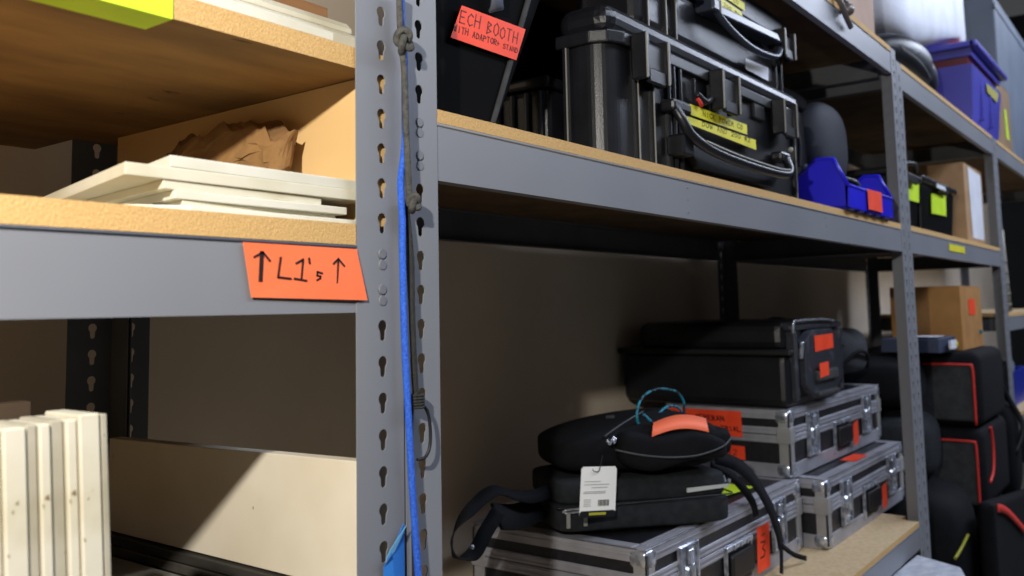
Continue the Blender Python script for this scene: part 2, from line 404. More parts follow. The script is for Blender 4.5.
# ================================================================== PLYWOOD INSERT (upper left)
t = THING('plywood_cubby', 'unpainted plywood and particle board cubby resting on the left rack shelf', 'cubby')
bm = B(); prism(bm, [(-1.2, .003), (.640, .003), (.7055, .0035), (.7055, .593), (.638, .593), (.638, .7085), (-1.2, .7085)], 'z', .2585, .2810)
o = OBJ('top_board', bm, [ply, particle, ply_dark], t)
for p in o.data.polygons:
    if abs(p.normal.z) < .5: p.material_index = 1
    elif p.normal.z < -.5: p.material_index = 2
bm = B(); box(bm, .672, .694, .006, .53, .0925, .2575); OBJ('side_panel', bm, ply, t)
bm = B(); box(bm, -1.2, -1.178, .05, .53, .0925, .2575); OBJ('side_panel', bm, ply, t)
# lime tape wraps over the front edge onto the underside
bm = B()
prism(bm, [(.0015, .283), (.0028, .283), (.0028, .2582), (.045, .2582), (.045, .2572), (.0015, .2572)], 'x', -.2, .428)
OBJ('tape_strip', bm, green_t, t, label='lime green tape wrapped round the board edge')

# ---- boards lying on the cubby top
def sheet(name, label, cat, grp, cx, cy, z, w, d, th, rot, m, bev=.001, tilt=0):
    bm = B(); box(bm, -w/2, w/2, -d/2, d/2, 0, th, bev, 1)
    o = TAG(OBJ(name, bm, m), label, cat, grp); o.location = (cx, cy, z); o.rotation_euler = (tilt, 0, rot); return o
sheet('trim_board', 'thin white trim board on the cubby top, lowest of the pile at upper left', 'board', 'boards on the cubby top', .175, .075, .2813, .88, .14, .010, 0, whitep)
sheet('trim_board', 'thick white trim board in the middle of the pile on the cubby top', 'board', 'boards on the cubby top', .242, .15, .2916, .90, .22, .019, .0, whitep, .004)
sheet('trim_board', 'white board with rounded edge, second from top on the cubby pile', 'board', 'boards on the cubby top', .238, .17, .3110, .92, .22, .021, 0, whitep2, .008)
sheet('wood_plank', 'rough brown plank lying on top of the white trim boards', 'plank', None, .24, .20, .3324, .90, .20, .026, .0, wood_raw)

# ---- fanned white plastic sheets on shelf (L1's)
def poly_sheet(pts, z, th, label, m, dz=0.):
    """quad/polygon sheet in plan, dz tilts it up toward +x end"""
    bm = B(); prism(bm, pts, 'z', 0, th)
    xs = [p[0] for p in pts]; x0, x1 = min(xs), max(xs)
    for v_ in bm.verts: v_.co.z += z+dz*(v_.co.x-x0)/(x1-x0)
    return TAG(OBJ('plastic_sheet', bm, m, bevel=.0008), label, 'sheet', 'white plastic sheets fanned on the left shelf')
SH = [([(.405, .035), (.453, .006), (.668, .006), (.668, .34), (.45, .37)], .0920, .0046, 'lowest white plastic sheet flush with the particle board front', whitep),
      ([(.447, .012), (.630, .020), (.635, .36), (.50, .36)], .0968, .0050, 'second white plastic sheet from the bottom of the fanned pile', whitep2),
      ([(.438, .010), (.637, .010), (.655, .36), (.49, .38)], .1020, .0076, 'third white plastic sheet from bottom, its cut end short of the post', whitep),
      ([(.428, .012), (.606, .014), (.625, .34), (.48, .38)], .1098, .0080, 'fourth white plastic sheet from bottom, shortest of the pile', whitep2),
      ([(.392, .010), (.668, .010), (.668, .33), (.465, .34)], .1180, .0110, 'second white plastic sheet from the top, its pointed corner farthest left', whitep2),
      ([(.433, .010), (.668, .012), (.668, .30), (.50, .32)], .1292, .0105, 'uppermost white plastic sheet of the fanned pile', whitep)]
for pts, z, th, lab, m in SH: poly_sheet(pts, z, th, lab, m)
# crumpled kraft paper behind
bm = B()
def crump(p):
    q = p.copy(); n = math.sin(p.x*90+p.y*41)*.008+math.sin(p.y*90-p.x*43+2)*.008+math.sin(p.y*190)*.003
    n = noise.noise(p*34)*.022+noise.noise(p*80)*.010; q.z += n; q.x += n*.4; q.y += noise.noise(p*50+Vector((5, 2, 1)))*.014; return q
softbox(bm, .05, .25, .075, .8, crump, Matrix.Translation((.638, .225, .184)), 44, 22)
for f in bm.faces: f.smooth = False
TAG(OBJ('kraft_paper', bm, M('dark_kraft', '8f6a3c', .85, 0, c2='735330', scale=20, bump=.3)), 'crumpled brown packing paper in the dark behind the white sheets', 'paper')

# ---- standing boards, lower left
xs = [.232, .251, .270, .2985, .3155, .3245, .3335, .3445, .3535, .3705]
NM = ['standing board half hidden at the far left edge of the photo', 'second ivory board from the left edge in the standing row', 'third ivory board from the left edge in the standing row',
      'wide ivory board left of the brown stained gap in the row', 'narrow grey ivory board, fourth from left in the row', 'ivory board near the middle of the standing row',
      'narrow grey board just left of the stained ivory one', 'ivory board with brown stains near its lower edge', 'ivory board with pin holes, next to rightmost', ]
tops = [-.080, -.079, -.0785, -.0785, -.0775, -.0780, -.0765, -.0770, -.0740]
for i in range(9):
    x0, x1 = xs[i], xs[i+1]-.0010
    yo = [0.002, .0, .003, .0, .003, .001, .004, .001, -.001][i]
    bm = B(); box(bm, x0, x1, yo, .055, -.3885, tops[i], .0012, 1)
    for v_ in bm.verts: v_.co.x += (-.0750-v_.co.z)*.055
    o = OBJ('upright_board', bm, [ivory, ivory2][i in (1, 4, 6)])
    TAG(o, NM[i], 'board', 'ivory boards standing on edge at lower left')
bm = B(); box(bm, .3712, .3765, .001, .055, -.3885, -.0755, .0008, 1)
for v_ in bm.verts: v_.co.x += (-.0750-v_.co.z)*.055
TAG(OBJ('upright_board', bm, ivory2), 'thin grey edged board, rightmost of the standing row', 'board', 'ivory boards standing on edge at lower left')
bm = B(); box(bm, .18, .345, .058, .075, -.3885, -.0655, .001, 1)
TAG(OBJ('backing_board', bm, M('dark_brown_board', '4a3620', .8, 0, c2='3a2a18', scale=8)), 'dark brown board standing behind the ivory boards', 'board')
# ---- dark sheet pile and cream panel
for i in range(7):
    z = -.3885+i*.0135
    sheet('dark_sheet', ['bottom', 'second lowest', 'third lowest', 'middle', 'third highest', 'second highest', 'top'][i]+' dark thin sheet in the pile under the cream panel', 'sheet', 'dark sheets piled under the cream panel',
          (.652+.002*i+.0015*(i % 2)+.7035)/2, .30, z, .7035-(.652+.002*i+.0015*(i % 2)), .50+.01*(i % 3), .0118, 0, [clear_g, clear_b][i % 2])
bm = B(); box(bm, .672, .690, .035, .535, -.2935, -.168, .001, 1)
for v_ in bm.verts:
    if v_.co.z > -.2: v_.co.z += .010*(.535-v_.co.y)/.5
    if v_.co.z < -.28 : v_.co.z += 0
TAG(OBJ('cream_panel', bm, cream), 'cream painted panel standing on dark sheets beside the front post', 'panel')
bm = B(); box(bm, .402, .650, .08, .52, -.3885, -.315, .002, 1)
TAG(OBJ('grey_slab', bm, M('pale_grey_slab', '8d8b84', .6, 0, c2='7a7871', scale=12)), 'pale grey flat slab on the shelf beside the dark sheet pile', 'sheet')

# ================================================================== CORDS ON THE POST
t = THING('bungee_cord', 'knotted grey bungee cord hanging down the double post', 'cord')
bm = B(); tube(bm, [(.6935, -.013, .352), (.6945, -.013, .31), (.6965, -.013, .292), (.6985, -.015, .262), (.7005, -.015, .20), (.7025, -.015, .160), (.7075, -.013, .122)], .0036, 8); OBJ('cord', bm, cord_grey, t)
def knot(cx, cz, s, par, m):
    bm = B()
    pts = []
    for i in range(22):
        a = i/22*2*math.pi; r = 1+.45*math.cos(3*a)
        pts.append((cx+s*(math.cos(2*a)*r)*.72, -.017+s*.55*math.sin(3*a), cz+s*(math.sin(2*a)*r)))
    tube(bm, pts, .0040, 8, 3, closed=True); OBJ('knot', bm, m, par)
knot(.6965, .296, .0090, t, cord_grey)
t = THING('bungee_cord', 'black bungee cord with wire hook hanging on the double post', 'cord')
bm = B(); tube(bm, [(.7085, -.0055, .120), (.7135, -.008, .06), (.7145, -.008, 0), (.7175, -.008, -.07), (.7195, -.009, -.098)], .0036, 8)
tube(bm, [(.7005, -.006, .118), (.7100, -.006, .06), (.7125, -.008, 0), (.716, -.008, -.07), (.7185, -.009, -.098)], .0022, 8); OBJ('cord', bm, cord_black, t)
knot(.7095, .118, .0060, t, cord_grey)
bm = B()
for i in range(5): tube(bm, [(.7195+.0072*math.cos(a*math.pi/4), -.010+.0065*math.sin(a*math.pi/4), -.0905-.0032*i) for a in range(8)], .0017, 6, 2, closed=True)
OBJ('wire_coil', bm, cord_black, t)
bm = B(); tube(bm, [(.7195, -.010, -.100), (.728, -.012, -.103), (.7335, -.013, -.112), (.7355, -.014, -.130), (.7340, -.014, -.148), (.727, -.013, -.158), (.7175, -.011, -.1585)], .0018, 8); OBJ('hook', bm, black_dk, t)
bm = B(); tube(bm, [(.7170, -.005, -.104), (.7150, -.005, -.16), (.7160, -.005, -.26), (.7160, -.005, -.40)], .0016, 6); OBJ('loose_end', bm, cord_black, t)
bm = B(); tube(bm, [(.6975, -.012, .352), (.7015, -.009, .30), (.7060, -.008, .283), (.7065, -.008, .25), (.7070, -.008, .205), (.7035, -.008, .170), (.6975, -.009, .14), (.6965, -.012, .10), (.6965, -.012, .06), (.6985, -.012, -.03), (.7030, -.013, -.12), (.7075, -.013, -.19), (.7145, -.013, -.27), (.721, -.013, -.36)], .0038, 10)
TAG(OBJ('braided_cord', bm, cord_blue), 'bright blue braided cord running down the front of the double post', 'cord')
bm = B()
vs = [(.7035, -.0035, -.2235), (.7050, -.0035, -.45), (.6730, -.0035, -.45), (.6735, -.0035, -.262), (.6760, -.0110, -.2500), (.6820, -.0070, -.2460)]
f = [bm.verts.new(p) for p in vs]; g = [bm.verts.new((p[0], p[1]-.0008, p[2])) for p in vs]
bm.faces.new(f); bm.faces.new(g[::-1])
for i in range(6): bm.faces.new((f[i-1], f[i], g[i], g[i-1]))
t = THING('tape_flap', 'blue painters tape peeling off the foot of the left post', 'tape')
OBJ('tape_strip', bm, blue_tape, t, recalc=True)
bm = B(); prism(bm, [(.7030, -.2250), (.6800, -.2440), (.6740, -.2515), (.6730, -.2560), (.6785, -.2520), (.6850, -.2475)], 'y', -.0075, -.0088); OBJ('folded_edge', bm, M('tape_back', '5c93b8', .6), t, recalc=True)
bm = B(); strokes(bm, [[(.684, -.262), (.690, -.259), (.687, -.268)], [(.683, -.272), (.692, -.270)], [(.684, -.279), (.691, -.276), (.690, -.284)]], (0, -.0045, 0), (1, 0, 0), (0, 0, 1), (0, -1, 0), .0012); OBJ('pen_mark', bm, M('green_pen', '2f9a58', .6), t)

# ================================================================== FLIGHT CASES
def flight_case(label, loc, w=.77, d=.43, h=.182, rotz=0, lid=True):
    t = THING('flight_case', label, 'case', 'silver edged flight cases on the bottom shelf', loc, rotz)
    e = .0022; s1, s0 = h*.70, h*.53
    bm = B(); box(bm, .004, w-.004, .004, d-.004, .002, h*.62); OBJ('body', bm, lam, t)
    bm = B(); box(bm, .004, w-.004, .004, d-.004, h*.62+.0008, h-.002); OBJ('lid', bm, lam, t)
    def rails(bands, c):
        bm = B()
        for z0, z1, nr in bands:
            for x0, x1, y0, y1, nx, ny in ((.02, w-.02, 0, .004, 0, -1), (.02, w-.02, d-.004, d, 0, 1), (0, .004, .02, d-.02, -1, 0), (w-.004, w, .02, d-.02, 1, 0)):
                box(bm, x0, x1, y0, y1, z0*h, z1*h, .0008, 1)
                for k in range(nr):
                    zz = (z0+(z1-z0)*(k+.5)/nr)*h; q = .0022
                    if nx == 0: box(bm, x0, x1, y0-q if ny < 0 else y1-.001, y0+.001 if ny < 0 else y1+q, zz-.0016, zz+.0016)
                    else: box(bm, x0-q if nx < 0 else x1-.001, x0+.001 if nx < 0 else x1+q, y0, y1, zz-.0016, zz+.0016)
        return OBJ(c, bm, alu, t)
    rails([(.0, .20, 0)], 'bottom_rail'); rails([(.50, .615, 2), (.625, .73, 2)], 'seam_rail'); rails([(.85, 1.0, 1)], 'top_rail')
    bm = B()
    for x0, x1, y0, y1 in ((0, w, 0, .034), (0, w, d-.034, d), (0, .034, .034, d-.034), (w-.034, w, .034, d-.034)): box(bm, x0, x1, y0, y1, h-.003, h, .0006, 1)
    for k in range(3): box(bm, .03, w-.03, .008+k*.009, .011+k*.009, h-.001, h+.0016)
    OBJ('lid_rim', bm, alu, t)
    for cx in (0, w):
        for cy in (0, d):
            sx = 1 if cx == 0 else -1; sy = 1 if cy == 0 else -1
            bm = B(); box(bm, cx-.0012*sx, cx+.030*sx, cy-.0012*sy, cy+.0045*sy, .01, h-.01, .001, 1); box(bm, cx-.0012*sx, cx+.0045*sx, cy-.0012*sy, cy+.030*sy, .01, h-.01, .001, 1)
            OBJ('corner_post', bm, alu_side, t)
            for cz in (0, h):
                sz = 1 if cz == 0 else -1
                bm = B(); softbox(bm, .046, .046, .040, .55, None, Matrix.Translation((cx+.019*sx, cy+.019*sy, cz+.0205*sz)), 16, 10)
                OBJ('ball_corner', bm, chrome, t)
            bm = B(); box(bm, cx-.0030*sx, cx+.034*sx, cy-.0035*sy, cy+.001*sy, h*.50, h*.74, .001, 1); box(bm, cx-.0035*sx, cx+.001*sx, cy-.003*sy, cy+.034*sy, h*.50, h*.74, .001, 1)
            for q in (.56, .68):
                disc(bm, (cx+.026*sx, cy-.0035*sy, h*q), .0032, .003, 'y', 10); disc(bm, (cx-.0035*sx, cy+.026*sy, h*q), .0032, .003, 'x', 10)
            OBJ('corner_brace', bm, alu_side, t)
    for fx in (.20, .80):
        x = fx*w; a, b = x-.042, x+.042; z0, z1 = h*.22, h*.88
        bm = B()
        box(bm, a, b, -.0035, .001, z0, z1, .001, 1)
        for q in (a, b-.006): box(bm, q, q+.006, -.009, -.0035, z0, z1, .0015, 1)
        for q in (z0, z1-.006): box(bm, a, b, -.008, -.0035, q, q+.006, .0015, 1)
        for qx in (a+.010, b-.010):
            for qz in (z0+.012, z1-.012): disc(bm, (qx, -.006, qz), .0036, .004, 'y', 10)
        lt = OBJ('butterfly_latch', bm, chrome, t)
        bm = B(); disc(bm, (x, -.007, (z0+z1)/2), .020, .006, 'y', 20); softbox(bm, .011, .012, .046, .5, None, Matrix.Translation((x, -.012, (z0+z1)/2)), 14, 8)
        box(bm, x-.010, x+.010, -.013, -.005, (z0+z1)/2+.020, z1-.010, .002, 1); OBJ('wing', bm, chrome, lt)
    x = w*.5; a, b = x-.072, x+.072; z0, z1 = h*.10, h*.62
    bm = B(); box(bm, a, b, -.003, .001, z0, z1, .001, 1)
    for q in (a, b-.007): box(bm, q, q+.007, -.008, -.003, z0, z1, .0015, 1)
    box(bm, a, b, -.010, -.003, z1-.013, z1, .002, 1)
    for k in (.25, .5, .75): box(bm, a+(b-a)*k-.002, a+(b-a)*k+.002, -.013, -.010, z1-.013, z1, .001, 1)
    hd = OBJ('handle', bm, chrome, t)
    bm = B(); box(bm, a+.010, b-.010, -.0045, -.003, z0+.004, z1-.016); box(bm, a+.012, b-.012, -.018, -.006, z0+.020, z1-.020, .005, 2); OBJ('grip', bm, black_dk, hd)
    return t
Z0 = -.6438; ZC = Z0+.1838
c4 = flight_case('silver flight case tagged 3 at the front left, carrying the bags', (1.545, .176, Z0), w=.832)
c3 = flight_case('silver flight case at lower right, its front corner on bare shelf board', (2.405, .116, Z0))
c2 = flight_case('upper silver flight case under the long black case, with two orange labels', (2.357, .189, ZC), w=.855, d=.362, h=.180)
for c, dx in ((c3, 0), (c2, .04)):   # small orange tag beside the handle
    tape(c, [(.462+dx, -.0145, .088), (.512+dx, -.0145, .096), (.512+dx, -.0145, .028), (.462+dx, -.0145, .020)], orange_hot, lab='small blank orange tag beside the handle')
o, O, U, V, W = tape(c4, [(.500, -.0145, .125), (.575, -.0145, .125), (.570, -.0145, .022), (.495, -.0145, .022)], orange_hot, lab='orange tag marked 3 beside the handle')
bm = B(); write(bm, '3', .014, .030, .036, .050, O, U, V, W, .0035); strokes(bm, [[(.026, .080), (.044, .082)]], O, U, V, W, .003); OBJ('lettering', bm, ink, o)
o, O, U, V, W = tape(c2, [(-.004, .350, .170), (-.004, .132, .170), (-.004, .130, .100), (-.004, .325, .104)], orange_hot, lab='orange label with two handwritten lines')
bm = B(); write(bm, 'THG CERERAN', .024, .040, .014, .0125, O, U, V, W, .0026); write(bm, 'RENTAL #1 TRIAL', .026, .012, .013, .0115, O, U, V, W, .0024); OBJ('lettering', bm, ink, o)
o, O, U, V, W = tape(c2, [(-.004, .225, .078), (-.004, .125, .076), (-.004, .124, .040), (-.004, .223, .041)], orange_hot, lab='small orange label with handwritten number')
bm = B(); write(bm, '2042', .016, .012, .014, .016, O, U, V, W, .002); OBJ('lettering', bm, ink_o, o)
tape(c3, [(.300, .012, .1852), (.300, .055, .1852), (.43, .055, .1852), (.43, .012, .1852)][::-1], orange_hot, lab='orange tape on the lid edge')
o, *_ = tape(c4, [(.66, .050, .1855), (.66, .135, .1855), (.56, .155, .1855), (.52, .070, .1855)][::-1], green_t, lab='lime green tape on the lid')

# ================================================================== BLACK LONG CASE ON TOP
t = THING('equipment_case', 'long black molded case with orange tags on top of the silver cases', 'case')
ZB = ZC+.1824
bm = B(); box(bm, 2.350, 2.800, .182, .690, ZB, ZB+.145, .022, 3); OBJ('lower_shell', bm, black_pl, t)
bm = B(); box(bm, 2.358, 2.792, .190, .640, ZB+.148, ZB+.232, .028, 3); OBJ('upper_shell', bm, black_pl, t)
bm = B(); box(bm, 2.343, 2.807, .172, .700, ZB+.140, ZB+.156, .004, 2); OBJ('seam_band', bm, black_dk, t)
bm = B()
for x in (2.375, 2.755): box(bm, x, x+.020, .168, .196, ZB+.02, ZB+.205, .004, 2)
box(bm, 2.36, 2.79, .172, .198, ZB+.206, ZB+.222, .005, 2)
prism(bm, [(2.43, ZB+.055), (2.50, ZB+.020), (2.66, ZB+.020), (2.73, ZB+.055), (2.73, ZB+.175), (2.66, ZB+.205), (2.50, ZB+.205), (2.43, ZB+.175)], 'y', .160, .190, .004)
OBJ('end_frame', bm, M('scuffed_black_plastic', '33353c', .3, 0, c2='4d5058', scale=40, lo=.55, hi=.7), t)
bm = B(); tube(bm, [(2.365, .170, ZB+.20), (2.365, .166, ZB+.228), (2.40, .166, ZB+.232), (2.60, .166, ZB+.232), (2.70, .166, ZB+.226)], .004, 6); tube(bm, [(2.405, .166, ZB+.13), (2.405, .160, ZB+.175)], .006, 6); OBJS('metal_trim', bm, chrome, t)
bm = B(); box(bm, 2.49, 2.67, .148, .164, ZB+.062, ZB+.092, .006, 2); box(bm, 2.49, 2.67, .148, .162, ZB+.022, ZB+.034, .004, 2); OBJ('handle', bm, grey_fab2, t)
tape(t, [(2.50, .1585, ZB+.188), (2.66, .1585, ZB+.190), (2.66, .1585, ZB+.148), (2.50, .1585, ZB+.144)], orange_hot, lab='upper orange tag')
tape(t, [(2.50, .1475, ZB+.112), (2.575, .1475, ZB+.114), (2.575, .1475, ZB+.076), (2.50, .1475, ZB+.072)], orange_hot, lab='lower orange tag')

# duffel behind it
t = THING('duffel_bag', 'slumped charcoal duffel bag between the long black case and the post', 'bag')
def slump(p):
    q = p.copy(); q.z += .012*math.sin(p.x*22+p.y*17)+.01*math.sin(p.y*40); q.z *= 1-.25*(p.x/.45); return q
bm = B(); softbox(bm, .42, .34, .15, .55, slump, Matrix.Translation((3.05, .37, ZC+.1824+.112))); OBJ('body', bm, M('slate_canvas', '2e3238', .8, 0, c2='25282d', scale=9, bump=.3), t)
bm = B(); softbox(bm, .30, .22, .07, .5, slump, Matrix.Translation((3.02, .44, ZC+.1824+.178))); OBJ('top_flap', bm, black_fab, t)
bm = B(); box(bm, 2.98, 3.07, .33, .37, ZC+.392, ZC+.396, .001); OBJ('name_patch', bm, paper, t, label='small white patch')
bm = B(); tube(bm, [(2.9, .22, ZC+.25), (2.98, .19, ZC+.30), (3.1, .19, ZC+.29), (3.2, .22, ZC+.24)], .006, 6); OBJ('carry_handle', bm, black_fab, t)

# ================================================================== BAGS ON CASE 4
ang = -math.atan2(.25, .34)
t = THING('shoulder_bag', 'flat black shoulder bag with grey reflective stripe under the camera bag', 'bag', None, (1.522, .347, ZC+.0045), ang)
def lb(p):
    q = p.copy(); q.z -= .004*math.sin(p.x*9); return q
bm = B(); softbox(bm, .50, .30, .074, .22, lb, Matrix.Translation((.235, .15, .0375)), 56, 20); OBJ('base_compartment', bm, grey_fab, t)
bm = B(); softbox(bm, .49, .29, .070, .25, lb, Matrix.Translation((.235, .152, .103)), 56, 20); OBJ('main_compartment', bm, grey_fab, t)
bm = B(); tube(bm, [(-.012, .02, .074), (-.008, .004, .0725), (.10, -.0005, .071), (.24, -.002, .072), (.40, -.001, .073), (.478, .004, .074), (.485, .05, .075), (.485, .2, .075)], .0022, 6); OBJ('zipper', bm, black_dk, t)
bm = B(); hexa(bm, [(.345, -.0035, .087), (.468, -.0035, .093), (.468, .002, .093), (.345, .002, .087), (.345, -.0035, .098), (.468, -.0035, .101), (.468, .002, .101), (.345, .002, .098)]); OBJ('reflective_stripe', bm, M('reflective_grey', 'b9bbb9', .4), t)
bm = B(); box(bm, .004, .014, -.006, -.001, .022, .064, .001); box(bm, .050, .060, -.006, -.001, .024, .064, .001); OBJS('webbing_tab', bm, M('pale_grey_webbing', '8d8f8e', .7), t, label='two pale grey tabs')
bm = B(); tube(bm, [(-.006, -.004, .064), (.002, -.009, .070), (.03, -.010, .071), (.062, -.009, .069), (.066, -.006, .064), (.03, -.006, .062), (-.002, -.005, .062)], .003, 6, 4); OBJ('buckle_ring', bm, chrome, t, label='metal ring')
bm = B(); tube(bm, [(.488, .03, .105), (.494, .045, .095), (.490, .07, .088), (.492, .085, .10)], .005, 6); tube(bm, [(.486, .06, .112), (.500, .075, .085), (.494, .10, .080)], .004, 6); OBJ('buckle_ring', bm, chrome, t, label='metal snap hook')
for c_ in t.children: c_.data.transform(Matrix.Diagonal((.79, .74, .77, 1)))
# straps (webbing) in world space
t2 = THING('shoulder_strap', 'black webbing strap looped at the left end of the shoulder bag', 'strap')
bm = B(); ribbon(bm, [(1.55, .40, -.375), (1.46, .385, -.370), (1.385, .37, -.352), (1.318, .365, -.332), (1.240, .36, -.355), (1.190, .355, -.39), (1.196, .35, -.422), (1.232, .345, -.424), (1.262, .34, -.392), (1.30, .34, -.362)], .027, .002, [(.1, .6, .8), (.1, .6, .8), (.1, .7, .6), (.3, .8, .5), (.6, .6, .4), (.8, .5, .0), (.5, .8, -.2), (-.3, .8, .3), (-.7, .6, .3), (-.6, .7, .3)])
OBJ('webbing', bm, black_fab, t2)
bm = B(); ribbon(bm, [(1.30, .345, -.372), (1.38, .37, -.392), (1.46, .40, -.405), (1.56, .43, -.41)], .050, .005, (.1, .5, .8)); OBJ('shoulder_pad', bm, black_fab, t2)
bm = B(); ball(bm, (1.222, .338, -.408), .0045); OBJ('rivet', bm, chrome, t2)
t2 = THING('shoulder_strap', 'black webbing strap hanging over the flight case tagged 3', 'strap')
bm = B(); ribbon(bm, [(1.915, .20, ZC+.120), (1.965, .165, ZC+.095), (2.02, .150, ZC+.050), (2.075, .140, ZC-.015), (2.118, .140, ZC-.075), (2.135, .140, ZC-.115)], .036, .002, [(.8, .0, .5), (.85, 0, .5), (.85, .1, .5), (.85, .05, .4), (.9, .05, .2), (.9, 0, .1)])
ribbon(bm, [(2.135, .140, ZC-.115), (2.128, .138, ZC-.15), (2.118, .136, ZC-.176)], .018, .002, (1, 0, .1))
ribbon(bm, [(2.135, .139, ZC-.115), (2.20, .134, ZC-.15), (2.262, .126, ZC-.172)], .012, .002, (.7, 0, 1)); OBJ('webbing', bm, black_fab, t2)
bm = B(); ribbon(bm, [(1.935, .22, ZC+.100), (1.985, .185, ZC+.060), (2.03, .165, ZC+.006), (2.035, .158, ZC-.03)], .026, .002, (.9, 0, .4)); OBJ('webbing_tail', bm, black_fab, t2)

# camera bag (upper)
t = THING('camera_bag', 'padded black camera bag with orange patch lying on the shoulder bag', 'bag', None, (1.524, .349, ZC+.1190), ang)
def cb(p):
    q = p.copy(); k = (p.x+.23)/.46; top = .34+.80*math.sin(min(1, max(0, k*1.35))*1.45+.04)-1.9*max(0, k-.80)
    if q.z > 0: q.z *= top*1.0
    q.y += .012*math.sin(k*6); return q
bm = B(); softbox(bm, .475, .30, .105, .42, cb, Matrix.Translation((.238, .150, .050)), 64, 28); OBJ('main_compartment', bm, black_fab, t)
def fp(p):
    q = p.copy(); q.z *= 1-.22*(p.x/.12); q.z += .006*math.sin(p.x*30); return q
bm = B(); softbox(bm, .31, .10, .066, .5, fp, Matrix.Translation((.305, .004, .045)) @ Matrix.Rotation(-.05, 4, 'Z'), 44, 20); OBJ('front_pocket', bm, black_fab, t)
bm = B(); softbox(bm, .12, .15, .060, .5, None, Matrix.Translation((.445, .085, .046)), 36, 18); OBJ('side_pocket', bm, black_fab, t)
bm = B(); tube(bm, [(.14, -.012, .050), (.20, -.045, .040), (.27, -.062, .034), (.35, -.064, .034), (.43, -.052, .046), (.475, -.02, .06)], .0022, 6)
tube(bm, [(.12, .01, .075), (.17, .03, .092), (.22, .06, .104), (.27, .10, .112)], .0028, 6); OBJ('zipper', bm, M('zip_tape', '3a3c40', .5), t)
# orange patch following the pocket top
bm = B(); n = 10; rows = []
for i in range(n+1):
    k = i/n; x = .245+.155*k; z = .0795+.016*math.sin(k*2.6+.2); w0 = .030*(1-.25*abs(k-.55))
    rows.append([(x-.010*(1-k), -.034-.003*k, z-.010), (x+.006, -.034+w0*.9, z+.0155)])
V1 = [[bm.verts.new(p) for p in r_] for r_ in rows]; V2 = [[bm.verts.new((p[0], p[1]-.0006, p[2]+.0008)) for p in r_] for r_ in rows]
for i in range(n):
    bm.faces.new((V2[i][0], V2[i+1][0], V2[i+1][1], V2[i][1])); bm.faces.new((V1[i][1], V1[i+1][1], V1[i+1][0], V1[i][0]))
    bm.faces.new((V1[i][0], V1[i+1][0], V2[i+1][0], V2[i][0])); bm.faces.new((V1[i+1][1], V1[i][1], V2[i][1], V2[i+1][1]))
OBJ('orange_patch', bm, M('salmon_orange_tape', 'ff7a54', .55), t, smooth=True, label='curved bright orange strip')
bm = B(); tube(bm, [(.118, -.012, .070), (.124, -.016, .063), (.132, -.014, .070), (.138, -.018, .063)], .0040, 6); tube(bm, [(.134, -.012, .075), (.142, -.016, .069)], .0045, 6); OBJ('zip_pull', bm, chrome, t, label='chrome zip pull')
bm = B(); box(bm, .16, .185, .10, .105, .102, .108); OBJ('brand_patch', bm, grey_fab2, t)
for c_ in t.children: c_.data.transform(Matrix.Diagonal((.79, .74, 1.02, 1)))
# teal cable loops
t3 = THING('cable', 'thin teal and black cable coiled in a loop on the camera bag', 'cable')
bm = B(); zc = ZC+.1215; Yc = .26
tube(bm, [(1.69, Yc, -.262), (1.672, Yc, -.228), (1.695, Yc, -.194), (1.760, Yc, -.180), (1.850, Yc, -.191), (1.888, Yc, -.215), (1.892, Yc, -.24), (1.885, Yc, -.26)], .0030, 8)
tube(bm, [(1.74, Yc, -.255), (1.765, Yc, -.235), (1.81, Yc, -.222), (1.86, Yc, -.228), (1.89, Yc, -.25)], .003, 8)
tube(bm, [(1.665, Yc-.02, -.222), (1.69, Yc-.03, -.245), (1.705, Yc-.04, -.262)], .003, 8)
OBJ('cord', bm, cord_teal, t3)
bm = B()
for i in range(7):
    a = .4*i; tube(bm, [(1.70+.024*i, .24, -.27), (1.715+.024*i+.012*math.sin(a), .24+.01*math.cos(a), -.243+.006*math.sin(2*a)), (1.74+.020*i, .25, -.255), (1.755+.016*i, .24, -.27)], .0034, 6)
OBJ('tangle', bm, black_dk, t3)
bm = B(); tube(bm, [(1.775, .22, -.245), (1.79, .215, -.258), (1.80, .215, -.263)], .003, 6); tube(bm, [(1.815, .215, -.240), (1.84, .215, -.250), (1.835, .215, -.256)], .0035, 6); OBJ('metal_clip', bm, chrome, t3)
# hang tag
t4 = THING('hang_tag', 'white cardboard hang tag with black and yellow foot on the bags', 'tag')
def tg(u, v, off=0): # u right 0..1, v up 0..1
    a = Vector((1.503, .300, -.409)); U = Vector((.082, -.032, -.008)); Vv = Vector((.015, .001, .096))
    n = Vector((-.36, -.93, .09)).normalized()
    return a+U*u+Vv*v+n*off
def patch(name, u0, u1, v0, v1, off, m, par, cut=0):
    c = [(u0+cut, v0), (u1-cut, v0), (u1, v0+cut), (u1, v1-cut), (u1-cut, v1), (u0+cut, v1), (u0, v1-cut), (u0, v0+cut)] if cut else [(u0, v0), (u1, v0), (u1, v1), (u0, v1)]
    bm = B(); f = [bm.verts.new(tg(*p, off)) for p in c]; g = [bm.verts.new(tg(*p, off+.0007)) for p in c]
    bm.faces.new(f); bm.faces.new(g[::-1])
    for i in range(len(c)): bm.faces.new((f[i-1], f[i], g[i], g[i-1]))
    return OBJ(name, bm, m, par, recalc=True)
patch('tag_card', 0, 1, 0, 1, 0, M('white_card', 'efeee8', .6), t4, .05)
patch('tag_foot', .0, 1, .0, .13, .0009, black_dk, t4, .04); patch('foot_print', .25, .72, .045, .095, .0018, M('olive_yellow_print', 'a8a52a', .6), t4)
gp = M('grey_print', 'a9a9a5', .7); gq = M('dark_grey_print', '62625f', .7)
